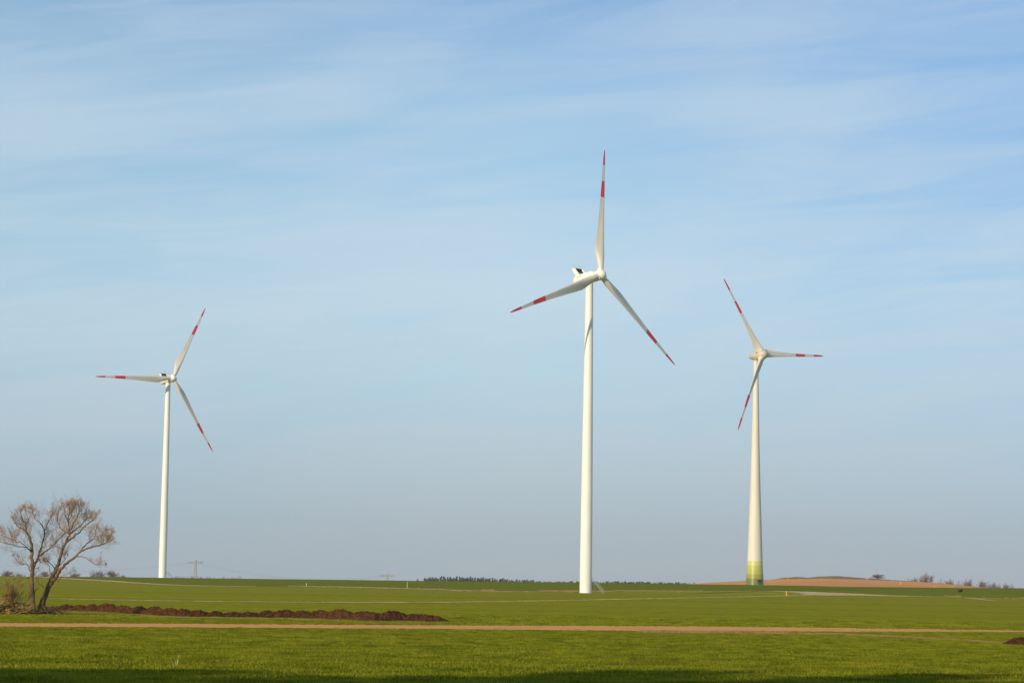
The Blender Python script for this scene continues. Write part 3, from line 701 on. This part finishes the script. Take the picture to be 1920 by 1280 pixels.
# ------------------------------------------------------------------ grass and weeds
def blade_tuft(name, n, rad, h0, h1, wd, material, seed, lean=.35):
    g = random.Random(seed); V = []; Fc = []
    for k in range(n):
        a = g.uniform(0, 6.283); r = rad * math.sqrt(g.random()); x, y = r * math.cos(a), r * math.sin(a)
        h = g.uniform(h0, h1); t = g.uniform(0, 6.283); w = wd * g.uniform(.7, 1.3); lx, ly = g.gauss(0, lean) * h, g.gauss(0, lean) * h
        cx, cy = math.cos(t) * w / 2, math.sin(t) * w / 2; o = len(V)
        V += [(x - cx, y - cy, -.02), (x + cx, y + cy, -.02), (x + cx * .8 + lx * .4, y + cy * .8 + ly * .4, h * .55), (x - cx * .8 + lx * .4, y - cy * .8 + ly * .4, h * .55), (x + lx, y + ly, h * g.uniform(.8, 1))]
        Fc += [(o, o + 1, o + 2, o + 3), (o + 3, o + 2, o + 4)]
    me = bpy.data.meshes.new(name); me.from_pydata(V, [], Fc); me.materials.append(material); me.update(); return me
def grass_mat(name, a, b, c, d=None):
    m = bpy.data.materials.new(name); m.use_nodes = True; t = m.node_tree; t.nodes.clear()
    geo = N(t, 'ShaderNodeNewGeometry'); oi = N(t, 'ShaderNodeObjectInfo')
    def nz(st, det=4):
        mp = N(t, 'ShaderNodeMapping'); mp.inputs['Scale'].default_value = st; t.links.new(geo.outputs['Position'], mp.inputs[0])
        n = N(t, 'ShaderNodeTexNoise'); n.inputs['Scale'].default_value = 1; n.inputs['Detail'].default_value = det
        t.links.new(mp.outputs[0], n.inputs['Vector']); return n.outputs[0]
    f = ramp_n(t, nz((.05, .14, .3), 7), [(.34, (0,) * 3), (.68, (1,) * 3)])
    f2 = ramp_n(t, nz((.55, .45, .5), 4), [(.47, (0,) * 3), (.58, (1,) * 3)])
    col = mix_n(t, f, a, b); col = mix_n(t, math_n(t, 'MULTIPLY', f2, .62), col, c)
    rr_ = ramp_n(t, oi.outputs['Random'], [(.62, (0,) * 3), (1.0, (.75,) * 3)]); col = mix_n(t, rr_, col, d or c)
    rd_ = ramp_n(t, oi.outputs['Random'], [(0.0, (.7,) * 3), (.34, (0,) * 3)]); col = mix_n(t, rd_, col, c)
    df = N(t, 'ShaderNodeBsdfDiffuse'); tr = N(t, 'ShaderNodeBsdfTranslucent'); mx = N(t, 'ShaderNodeMixShader'); mx.inputs[0].default_value = .3
    t.links.new(col, df.inputs[0]); t.links.new(col, tr.inputs[0]); t.links.new(df.outputs[0], mx.inputs[1]); t.links.new(tr.outputs[0], mx.inputs[2])
    o = N(t, 'ShaderNodeOutputMaterial'); t.links.new(mx.outputs[0], o.inputs[0]); return m
M_GRASS = grass_mat('young_cereal', (0.270, 0.280, 0.020), (0.185, 0.220, 0.014), (0.070, 0.105, 0.008), (0.37, 0.35, 0.032))
M_STRAW = grass_mat('dry_stalks', (0.50, 0.38, 0.18), (0.44, 0.29, 0.14), (0.36, 0.20, 0.10))
def scatter(name, pts, scales, sources, rot_seed=3):
    """one object: instances of the source tufts on points"""
    src = bpy.data.collections.new(name + '_sources')
    for i, me in enumerate(sources):
        o = bpy.data.objects.new(name + '_tuft', me); src.objects.link(o); o['kind'] = 'stuff'
    me = bpy.data.meshes.new(name); me.vertices.add(len(pts)); me.vertices.foreach_set('co', np.asarray(pts, np.float32).ravel())
    at_ = me.attributes.new('scl', 'FLOAT', 'POINT'); at_.data.foreach_set('value', np.asarray(scales, np.float32))
    ar = me.attributes.new('rot', 'FLOAT_VECTOR', 'POINT'); rv = np.zeros((len(pts), 3), np.float32); rv[:, 2] = np.random.default_rng(rot_seed).uniform(0, 6.283, len(pts)); ar.data.foreach_set('vector', rv.ravel())
    o = link(name, me); md = o.modifiers.new('scatter', 'NODES')
    ng = bpy.data.node_groups.new(name, 'GeometryNodeTree'); md.node_group = ng
    ng.interface.new_socket('Geometry', in_out='INPUT', socket_type='NodeSocketGeometry'); ng.interface.new_socket('Geometry', in_out='OUTPUT', socket_type='NodeSocketGeometry')
    gi = ng.nodes.new('NodeGroupInput'); go = ng.nodes.new('NodeGroupOutput'); ip = ng.nodes.new('GeometryNodeInstanceOnPoints')
    ci = ng.nodes.new('GeometryNodeCollectionInfo'); ci.inputs['Collection'].default_value = src; ci.inputs['Separate Children'].default_value = True; ci.inputs['Reset Children'].default_value = True
    n1 = ng.nodes.new('GeometryNodeInputNamedAttribute'); n1.data_type = 'FLOAT'; n1.inputs[0].default_value = 'scl'
    n2 = ng.nodes.new('GeometryNodeInputNamedAttribute'); n2.data_type = 'FLOAT_VECTOR'; n2.inputs[0].default_value = 'rot'
    L = ng.links.new
    L(gi.outputs[0], ip.inputs['Points']); L(ci.outputs[0], ip.inputs['Instance']); ip.inputs['Pick Instance'].default_value = True
    L(n2.outputs['Attribute'], ip.inputs['Rotation']); L(n1.outputs['Attribute'], ip.inputs['Scale']); L(ip.outputs[0], go.inputs[0])
    return o
def fan_points(y0, y1, dens, seed, half=0.235):
    g = np.random.default_rng(seed); n = int(dens * half * (y1 * y1 - y0 * y0))
    y = np.sqrt(g.uniform(y0 * y0, y1 * y1, n)); x = g.uniform(-half, half, n) * y
    return np.stack([x, y, ground_z(x, y)], -1)
def row_y(pts_px):                        # edge given in the picture -> distance as a function of azimuth
    px = np.arange(-150, 2100, 50.0); return px, np.array([hit(q, float(np.interp(q, *zip(*pts_px)))).y for q in px])
LOW = [(-160, 1175), (0, 1176), (300, 1176.2), (600, 1177.6), (900, 1180), (1100, 1182), (1200, 1182.6), (1400, 1183.6), (1600, 1184.2), (1800, 1184.6), (2100, 1185.6)]
UPP = [(-160, 1166.6), (0, 1168), (300, 1169.2), (600, 1171), (900, 1172.6), (1100, 1173), (1300, 1174), (1500, 1176.3), (1700, 1179), (1920, 1181.6), (2100, 1183.5)]
lpx, lyy = row_y(LOW); upx, uyy = row_y(UPP)
def keep(P):
    px = 960 + F_PX * P[:, 0] / P[:, 1]
    lo = np.interp(px, lpx, lyy); hi = np.interp(px, upx, uyy)
    g = np.random.default_rng(5).normal(size=len(P)) * 1.5
    return P[(P[:, 1] < lo + g) | (P[:, 1] > hi + g)]
P1 = np.vstack([fan_points(50, 75, 9, 1), fan_points(75, 110, 7, 11), fan_points(110, 200, 4.5, 12)]); P1 = keep(P1)
pat = micro(P1[:, 0] * 1.7 + 40, P1[:, 1] * 2.2) / .10
sc = np.interp(P1[:, 1], [50, 80, 130, 170, 200], [1.15, 1.1, .95, .6, .6]) * (1 + np.interp(P1[:, 1], [75, 110], [.55, .3]) * np.clip(pat, -1, 1)) * np.random.default_rng(2).uniform(.75, 1.25, len(P1))
scatter_o = scatter('grass', P1, sc, [blade_tuft('grass_tuft', 55, .34, .045, .13, .022, M_GRASS, 100 + i) for i in range(6)])
tag(scatter_o, 'short bright green cereal grass covering the near field', 'grass', kind='stuff')
P2 = fan_points(196, 262, .9, 21); P2 = keep(P2); P2 = P2[np.random.default_rng(6).random(len(P2)) < np.clip((266 - P2[:, 1]) / 55, 0, 1)]
sc = np.random.default_rng(4).uniform(.8, 1.3, len(P2)) * .8
o = scatter('grass', P2, sc, [blade_tuft('grass_tuft', 70, 1.0, .04, .12, .05, M_GRASS, 200 + i) for i in range(4)])
tag(o, 'short green cereal grass beyond the bare soil strip', 'grass', kind='stuff')
# dry weeds along the verge at the turbine foot and tracks
g = np.random.default_rng(8); W = []; WS = []
def verge(px0, px1, py_f, n, s0, s1, spread=6):
    for _ in range(n):
        q = g.uniform(px0, px1); P = hit(q, py_f(q)); x, y = P.x, P.y + g.normal() * spread; W.append((x, y, gz(x, y))); WS.append(g.uniform(s0, s1))
verge(840, 1088, lambda q: 1108.2 + (q - 840) * .006, 150, .4, .8)
verge(1012, 1086, lambda q: 1109.2, 70, .8, 1.5, 3)
verge(1112, 1150, lambda q: 1108.6, 45, .5, 1.0, 3)
verge(1150, 1330, lambda q: 1107.6, 80, .3, .5)
verge(560, 830, lambda q: 1098.6 + (q - 560) * .022, 200, .25, .6)
verge(905, 926, lambda q: 1107.6, 6, 1.0, 1.6, 2)
verge(1778, 1802, lambda q: 1119, 12, .6, 1.3, 3)
verge(1835, 1990, lambda q: 1121.6, 80, .3, .8, 4)
o = scatter('dry_weeds', W, WS, [blade_tuft('weed_tuft', 60, .8, .25, .75, .09, M_STRAW, 300 + i, .2) for i in range(4)])
tag(o, 'dry reddish weeds and stalks along the far field edge', 'dry weeds', kind='stuff')
# a patchy worn line in the near field and scattered straw in the crop
W = []; WS = []
TR = [(1200, 1184.6), (1280, 1185.6), (1400, 1186.2), (1560, 1188.4), (1660, 1193), (1750, 1197.5), (1830, 1202), (1900, 1208)]
for _ in range(1500):
    q = g.uniform(1200, 1900); P = hit(q, float(np.interp(q, *zip(*TR))) + g.normal() * .5); W.append(tuple(P)); WS.append(g.uniform(.4, 1.0) * (1.3 if q < 1480 else .8))
for _ in range(260):
    q = g.uniform(0, 1920); P = hit(q, g.uniform(1190, 1250)); W.append(tuple(P)); WS.append(g.uniform(.2, .55))
for _ in range(900):
    q = g.uniform(120, 640); P = hit(q, float(np.interp(q, [120, 183, 264, 327, 500, 640], [1147, 1148.5, 1153.6, 1157, 1159.4, 1164])) + g.normal() * .4); W.append(tuple(P)); WS.append(g.uniform(.3, .7))
for _ in range(140):
    q = g.uniform(640, 980); P = hit(q, g.uniform(1164, 1171)); W.append(tuple(P)); WS.append(g.uniform(.3, .7))
o = scatter('straw', W, WS, [blade_tuft('straw_tuft', 16, .35, .05, .22, .02, M_STRAW, 400 + i, .6) for i in range(4)])
tag(o, 'scattered dry straw worn into the near green field', 'straw', kind='stuff')
def stalk():
    P = hit(329, 1253); root = empty('dead_stalk', P); tag(root, 'tall dead straw stalk standing alone in the near grass', 'stalk')
    m = MB()
    for dx, h, l in ((0, .36, .08), (.05, .30, .02), (-.06, .22, -.03), (.02, .27, -.05)):
        m.tube([(dx, 0, 0), (dx + l * .5, 0, h * .5), (dx + l, .02, h)], [.008, .007, .005], 5)
    m.tube([(.08, .02, .34), (.10, .02, .42)], [.012, .008], 5)
    link('stem', m.mesh('stem', [mat('straw', (.55, .42, .2), .9)]), root)
stalk()

# ------------------------------------------------------------------ posts
M_YEL = mat('marker_yellow', (0.72, 0.40, 0.04), 0.5)
M_PWHITE = mat('weathered_post', (0.50, 0.52, 0.36), 0.7)
M_STUB = mat('dry_wood', (0.52, 0.36, 0.18), 0.8)
def post(name, P, h, w, m, label, cat, cap=True, group=None):
    o = empty(name, P); tag(o, label, cat, group)
    b = MB(); b.tube([(0, 0, -.1), (0, 0, h - w * .2), (0, 0, h)], [w / 2, w / 2, w * .3], 12); link('pole', b.mesh('pole', [m], sharp=40), o)
    if cap:
        c = MB(); c.tube([(0, 0, h), (0, 0, h + .06), (0, 0, h + .12)], [w * .6, w * .62, w * .15], 12); link('cap', c.mesh('cap', [m], sharp=40), o)
    return o
P = hit(1474.5, 1117); s = P.y / F_PX
post('marker_post', P, 9.3 * s, 1.9 * s, M_YEL, 'bright yellow marker post standing by the farm track in the middle field', 'marker post')
P = hit(763.5, 1102.6); s = P.y / F_PX
post('marker_post', P, 11.5 * s, 1.1 * s, M_PWHITE, 'thin pale post on the far field edge left of the wood', 'post')
P = hit(574.5, 1098.6); s = P.y / F_PX
post('tree_stub', P, 6 * s, 1.7 * s, M_STUB, 'short tan wooden stub on the far field edge', 'stub', False)
for q, Y, top, lab in ((1366, 1560, 1087.6, 'yellow marker left of the banded tower on the brown slope'), (1482, 1716, 1081.6, 'yellow marker at the left end of the scrubby bank'),
                   (1630, 1716, 1083.6, 'yellow marker by the right end of the scrubby bank'), (1692, 1600, 1092.8, 'yellow marker on the brown slope right of the hilltop bush'), (1755, 1560, 1095.4, 'yellow marker low on the right of the brown slope')):
    z = hill_z(q, Y); x = (q - 960) / F_PX * Y
    post('marker_post', Vector((x, Y, z - .1)), 1.7, .55, M_YEL, lab, 'marker post', True, 'yellow markers on the brown hill')

# ------------------------------------------------------------------ bird
def bird():
    P = at(1800, 1108, 320); root = empty('bird', P, R(20)); tag(root, 'dark bird with raised wings flying low over the far right of the field', 'bird')
    s = .095; b = MB()
    prof = [(-5.2, .15, .1, .2), (-4.2, .9, .18, .1), (-3, .6, .4, 0), (-1.2, .95, .9, -.1), (.8, 1.15, 1.15, -.1), (2.4, .85, .9, .15), (3.2, .6, .65, .35), (3.9, .62, .6, .45), (4.5, .35, .35, .4), (5.0, .08, .08, .25)]
    b.loft([[(x * s, y * s, z * s) for x, y, z in ring_sq(px_, w, h, zc, 14)] for px_, w, h, zc in prof])
    body = b.mesh('body', [mat('feather_dark', (0.028, 0.020, 0.012), .8)]); link('body', body, root)
    for sg in (-1, 1):
        w = MB(); rings = []
        for t, c, xo, z in ((0, 2.6, .6, 0), (.25, 2.9, .9, 1.6), (.5, 2.6, 1.0, 2.6), (.75, 2.0, .2, 3.0), (.92, 1.2, -.9, 3.0), (1, .3, -1.8, 2.8)):
            y = sg * (0.7 + 6.6 * t); r = []
            for j in range(8):
                a = 2 * math.pi * j / 8; r.append(((xo + math.cos(a) * c / 2) * s, y * s, (z + .4 + math.sin(a) * .13) * s))
            rings.append(r)
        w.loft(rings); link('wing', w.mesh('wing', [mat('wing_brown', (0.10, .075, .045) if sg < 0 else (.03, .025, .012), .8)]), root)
bird()

# ------------------------------------------------------------------ far trees, wood, pylons
M_CONIF = mat('far_conifer', (0.060, 0.075, 0.045), 0.9, 0.1, (0.12, (0.10, 0.09, 0.06), 0.4, 0.6, (1, 1, 1)))
M_FTRUNK = mat('far_trunk', (0.13, 0.09, 0.07), 0.9)
M_FTWIG = mat('far_twigs', (0.25, 0.17, 0.14), 0.95, 0.0, (0.2, (0.19, 0.135, 0.12), 0.4, 0.6, (1, 1, 1)))
def crown_mesh(name, kind, seed, H, W_, m):
    g2 = np.random.default_rng(seed); Vs = []; Fs = []; o = 0
    n = 9 if kind == 'conifer' else 12
    for k in range(n):
        t = (k + .5) / n
        if kind == 'conifer': z = H * (.18 + .8 * t); r = W_ * .5 * (1 - t) ** .8 + .3; c = (g2.normal() * .3, g2.normal() * .3, z); rad = (r, r, H * .09)
        else: c = (g2.normal() * W_ * .22, g2.normal() * W_ * .22, H * g2.uniform(.45, .85)); rad = (W_ * .24, W_ * .24, H * .14)
        V, Fc = leaf_blob(c, rad, 46, .55, seed * 31 + k); Vs.append(V); Fs.append(Fc + o); o += len(V)
    return mesh_np(name, np.vstack(Vs), np.vstack(Fs), [m], None, False)
def trunk_mesh(H, r):
    b = MB(); b.tube([(0, 0, -1), (0.1, 0, H * .5), (0, .1, H * .9)], [r, r * .7, r * .2], 7); return b.mesh('trunk', [M_FTRUNK])
CON = [(crown_mesh('crown', 'conifer', 60 + i, 16, 5.5, M_CONIF), trunk_mesh(16, .3)) for i in range(3)] + [(crown_mesh('crown', 'round', 70 + i, 14, 8, M_CONIF), trunk_mesh(14, .3)) for i in range(2)]
def place_tree(name, meshes, P, sc_, label, cat, group):
    root = empty(name, P, random.uniform(0, 6.28)); root.scale = (sc_[0], sc_[0], sc_[1]); tag(root, label, cat, group)
    link('crown', meshes[0], root); link('trunk', meshes[1], root); return root
WT = [(780, 1086.8), (792, 1087.2), (800, 1083), (850, 1081.5), (900, 1083), (940, 1085), (965, 1087), (985, 1086.5), (1000, 1088.5), (1040, 1090.5), (1060, 1089.4), (1085, 1090.4), (1120, 1090.5), (1150, 1090), (1200, 1091), (1260, 1092.2), (1300, 1094.5)]
q = 783.0
while q < 1305:
    if 787 < q < 794 or 1003 < q < 1007 or (1066 < q < 1068): q += 3; continue
    Y = random.uniform(2450, 2750); top = at(q, float(np.interp(q, *zip(*WT))) + random.gauss(0, .9), Y).z
    x = at(q, 1090, Y).x; z0 = gz(x, Y); Ht = top - z0
    k = random.choice([0, 1, 2, 0, 1, 3, 4]); H0 = 16 if k < 3 else 14
    place_tree('woodland_tree', CON[k], Vector((x, Y, z0)), (random.uniform(1.0, 1.5), max(.4, Ht / (H0 * .97))), ('dark evergreen in the long low wood on the horizon left of the tallest turbine' if q < 1003 else 'dark treetop in the broken part of the wood just left of the tallest turbine' if q < 1098 else 'dark treetop in the thin end of the wood right of the tallest turbine'), 'tree', 'trees of the distant wood, ' + ('long part' if q < 1003 else 'broken part' if q < 1098 else 'thin end'))
    q += random.uniform(3.0, 5.4)

def far_bare(H, W_, seed, n=26):
    random.seed(seed); t = MB(); c = MB()
    t.tube([(0, 0, -1), (0, 0, H * .25), (.1, 0, H * .5)], [.35, .28, .15], 6)
    for k in range(n):
        z = H * random.uniform(.12, .5); a = random.uniform(0, 6.283); e = random.uniform(.1, 1.3)
        d = Vector((math.cos(a) * math.cos(e) * W_ / H * 1.1, math.sin(a) * math.cos(e) * W_ / H * 1.1, math.sin(e))); 
        grow(c, Vector((0, 0, z)), d, H * random.uniform(.35, .5), .12, 3, .5, .15, 4, .05, (4, 4, 3))
    V = np.array(c.v); lo = np.percentile(V, 1, axis=0); hi = np.percentile(V, 99, axis=0)
    k = ((hi[0] - lo[0]) / W_, (hi[1] - lo[1]) / W_, hi[2] / H)
    c.v = [(x / k[0], y / k[1], z / k[2]) for x, y, z in c.v]
    return c.mesh('crown', [M_FTWIG]), t.mesh('trunk', [M_FTRUNK])
FB_ = [far_bare(11, 9, 1), far_bare(10, 11, 2), far_bare(12, 7, 3)]
random.seed(77)
def bare_at(px, top_py, wpx, Y, k, label, zg=None, group=None, base_drop=0.0, name='bare_tree', cat='tree'):
    x = at(px, top_py, Y).x; z0 = gz(x, Y) if zg is None else zg; Ht = at(px, top_py, Y).z - z0
    H0, W0 = ((11, 9), (10, 11), (12, 7))[k]
    root = empty(name, Vector((x, Y, z0 - base_drop)), random.uniform(0, 6.28)); root.scale = (wpx * Y / F_PX / W0 * 1.3,) * 2 + (Ht * 1.0 / H0,)
    tag(root, label, cat, group); link('crown', FB_[k][0], root); link('trunk', FB_[k][1], root)
L_ = 'bare trees along the left horizon'
for px_, t_, w_, k, lab in ((14, 1070, 22, 1, 'pale bare tree on the horizon behind the olive shrub'), (36, 1073, 16, 0, 'low bare tree on the horizon just left of the thin trunk'), (84, 1071, 20, 1, 'bare tree on the horizon seen between the two front trunks'),
                   (140, 1074, 20, 1, 'low bare tree on the horizon under the leaning tree crown'), (176, 1069.5, 13, 0, 'pinkish bare tree crown on the left horizon, left of the touching pair'), (189, 1070.5, 13, 1, 'pinkish bare tree crown on the left horizon, right of the touching pair'),
                   (211, 1070, 19, 1, 'reddish bare tree alone on the horizon left of the left turbine')):
    bare_at(px_, t_, w_, 2300, k, lab, None, L_)
bare_at(232, 1078.5, 14, 2100, 1, 'low dark bush on the horizon left of the left turbine foot', None, L_, name='bush', cat='bush')
bare_at(451, 1079.5, 7, 2100, 0, 'small dark bush on the horizon right of the pylon', None, None, name='bush', cat='bush')
for i in range(24):
    px_ = 330 + i * 4.9 + random.gauss(0, 1.2)
    if abs(px_ - 367) < 2: continue
    bare_at(px_, 1079.2 + (px_ - 330) * .028 + random.gauss(0, .7) + .9, random.uniform(4, 7), 2350, random.choice([0, 2]), 'small hazy bare tree behind the field crest just %s of the nearer pylon' % ('left' if px_ < 367 else 'right'), None, 'row of tiny bare trees %s of the pylon' % ('left' if px_ < 367 else 'right'))
R_ = 'bare trees behind the brown hill'
bare_at(1645, 1076.2, 20, 1742, 1, 'round reddish bush on top of the brown hill', hill_z(1645, 1742) - .2, None, name='bush', cat='bush')
for px_, t_, w_, k, lab in ((1702, 1086, 12, 0, 'low bare tree left of the tallest tree behind the hill'), (1716, 1084, 14, 1, 'bare tree close beside the tallest tree behind the hill'), (1735, 1077, 22, 1, 'tallest rounded bare tree behind the right of the hill'), (1748, 1089, 9, 0, 'tiny bare tree right of the tallest tree behind the hill'),
                   (1764, 1087, 14, 0, 'leftmost bare tree of the middle group behind the hill'), (1782, 1087.2, 15, 1, 'bare tree in the middle of the middle group behind the hill'), (1798, 1090.5, 12, 0, 'rightmost bare tree of the middle group behind the hill'), (1818, 1086, 14, 2, 'slender single bare tree above the bird'),
                   (1832, 1096, 8, 0, 'tiny bare tree left of the dark dense group'), (1841, 1089, 14, 1, 'densest dark bare tree right of the bird'), (1854, 1091.6, 12, 0, 'bare tree second in the dark dense group'), (1865, 1093, 10, 1, 'bare tree third in the dark dense group'), (1873, 1094.6, 9, 0, 'bare tree ending the dark dense group'),
                   (1885, 1094.5, 11, 1, 'bare tree left in the last pair at the right edge'), (1896, 1095, 9, 0, 'bare tree right in the last pair at the right edge')):
    bare_at(px_, t_, w_, 2250, k, lab, None, R_)

M_PYL = mat('pylon_steel', (0.40, 0.38, 0.35), 0.6)
M_INS = mat('insulator', (0.12, 0.11, 0.12), 0.4)
def pylon_meshes():
    b = MB(); H = 30.0
    for i in range(10):
        z0, z1 = H * i / 10, H * (i + 1) / 10; w0, w1 = 1.7 - .11 * i, 1.7 - .11 * (i + 1)
        for sx, sy in ((-1, -1), (1, -1), (1, 1), (-1, 1)): b.bar((sx * w0, sy * w0, z0), (sx * w1, sy * w1, z1), .28)
        for s in (-1, 1):
            b.bar((-w0, s * w0, z0), (w1, s * w1, z1), .16); b.bar((s * w0, w0, z0), (s * w1, -w1, z1), .16); b.bar((w0, s * w0, z0), (-w1, s * w1, z1), .16)
    a = MB()
    for s in (-1, 1):
        for y in (-.5, .5):
            a.bar((0, y, 28.3), (s * 7.2, 0, 28.6), .22); a.bar((0, y, 30), (s * 7.2, 0, 28.6), .18)
        for k in range(1, 7): a.bar((s * k, 0, 28.4), (s * (k + .5), 0, 29.9 - k * .2), .12)
        a.bar((s * 5.6, 0, 28.7), (s * 6.0, 0, 30.8), .16)
    ins = MB(); ins.tube([(0, 0, 0), (0, 0, -.4), (0, 0, -2.0), (0, 0, -2.3)], [.08, .3, .3, .08], 8)
    return b.mesh('lattice_mast', [M_PYL], smooth=False), a.mesh('crossarm', [M_PYL], smooth=False), ins.mesh('insulator', [M_INS])
PM, PA, PI_ = pylon_meshes()
def pylon(px_, top, Y, label):
    t = at(px_, top, Y); root = empty('power_pylon', Vector((t.x, Y, t.z - 30.4)), R(-6)); tag(root, label, 'pylon', 'lattice power pylons on the horizon')
    link('lattice_mast', PM, root); link('crossarm', PA, root)
    for s in (-1, 1):
        for k in (2.6, 4.8, 6.9): link('insulator', PI_, root, Matrix.Translation((s * k, 0, 28.5)))
    return root
pylon(367, 1048.2, 2400, 'lattice power pylon standing on the horizon right of the left turbine')
pylon(726.5, 1073.6, 2650, 'distant power pylon with only its crossarm above the field, left of the wood')
M_WIRE = mat('wire', (0.10, 0.10, 0.11), 0.5)
def wire(label, a, b, sag, n=24):
    b_ = MB()
    for off in (-5.5, 5.5):
        pts = []
        for i in range(n + 1):
            t = i / n; p = a.lerp(b, t); pts.append(p + Vector((0, off, -sag * 4 * t * (1 - t) + off * .12)))
        b_.tube(pts, .045, 4)
    me = b_.mesh('power_line', [M_WIRE]); me.transform(Matrix.Translation(-a)); o = link('power_line', me); o.location = a
    tag(o, label, 'power line')
P0 = at(367, 1054, 2400)
wire('thin power line sagging left from the pylon behind the left turbine', P0, at(-220, 1075, 2500), 6.0)
wire('thin power line sagging right from the nearer pylon behind the field', P0, at(726.5, 1078, 2650), 10.0)

# ------------------------------------------------------------------ tall tree belt behind the camera (its shade falls on the near field)
M_BELT = mat('belt_foliage', (0.05, 0.07, 0.025), 0.8, 0.2, (0.5, (0.08, 0.09, 0.03), 0.4, 0.6, (1, 1, 1)))
def belt_crown(seed):
    Vs = []; Fs = []; o = 0; g2 = np.random.default_rng(seed)
    for k in range(22):
        z = g2.uniform(.2, .97); r = 3.4 * (1 - abs(z - .45) ** 1.6)
        V, Fc = leaf_blob((g2.normal() * 1.3, g2.normal() * 1.3, z * 30), (max(1.0, r * .8), max(1.0, r * .8), 2.4), 130, .55, seed * 50 + k); Vs.append(V); Fs.append(Fc + o); o += len(V)
    return mesh_np('crown', np.vstack(Vs), np.vstack(Fs), [M_BELT], None, False)
BC = [belt_crown(3), belt_crown(4), belt_crown(5)]
bt = MB(); bt.tube([(0, 0, -.5), (.1, 0, 10), (0, .1, 27)], [.5, .35, .1], 10); BT = bt.mesh('trunk', [M_BARK])
BELT_H = 1.17
for i in range(30):
    x = -118 + i * 4.1 + random.gauss(0, 1.3); y = -14 + random.gauss(0, 2.0)
    root = empty('belt_tree', Vector((x, y, gz(x, y))), random.uniform(0, 6.28)); root.scale = (1, 1, BELT_H * random.uniform(.84, 1.05) * (1.03 if x > -58 else .93))
    tag(root, 'tall dense tree in the belt behind the viewpoint', 'tree', 'tree belt behind the viewpoint')
    link('crown', BC[i % 3], root); link('trunk', BT, root)

# ------------------------------------------------------------------ thin evening haze
def haze():
    b = MB(); b.box((0, 0, 75), (17000, 17000, 230)); m = bpy.data.materials.new('haze'); m.use_nodes = True; t = m.node_tree; t.nodes.clear()
    v = N(t, 'ShaderNodeVolumePrincipled'); v.inputs['Density'].default_value = HAZE_D; v.inputs['Color'].default_value = (0.90, 0.95, 0.99, 1); v.inputs['Anisotropy'].default_value = 0.2
    o = N(t, 'ShaderNodeOutputMaterial'); t.links.new(v.outputs[0], o.inputs['Volume'])
    h = link('haze', b.mesh('haze', [m], smooth=False)); tag(h, 'thin pale haze over the fields', 'haze', kind='stuff')
HAZE_D = 0.000055
if HAZE_D: haze()
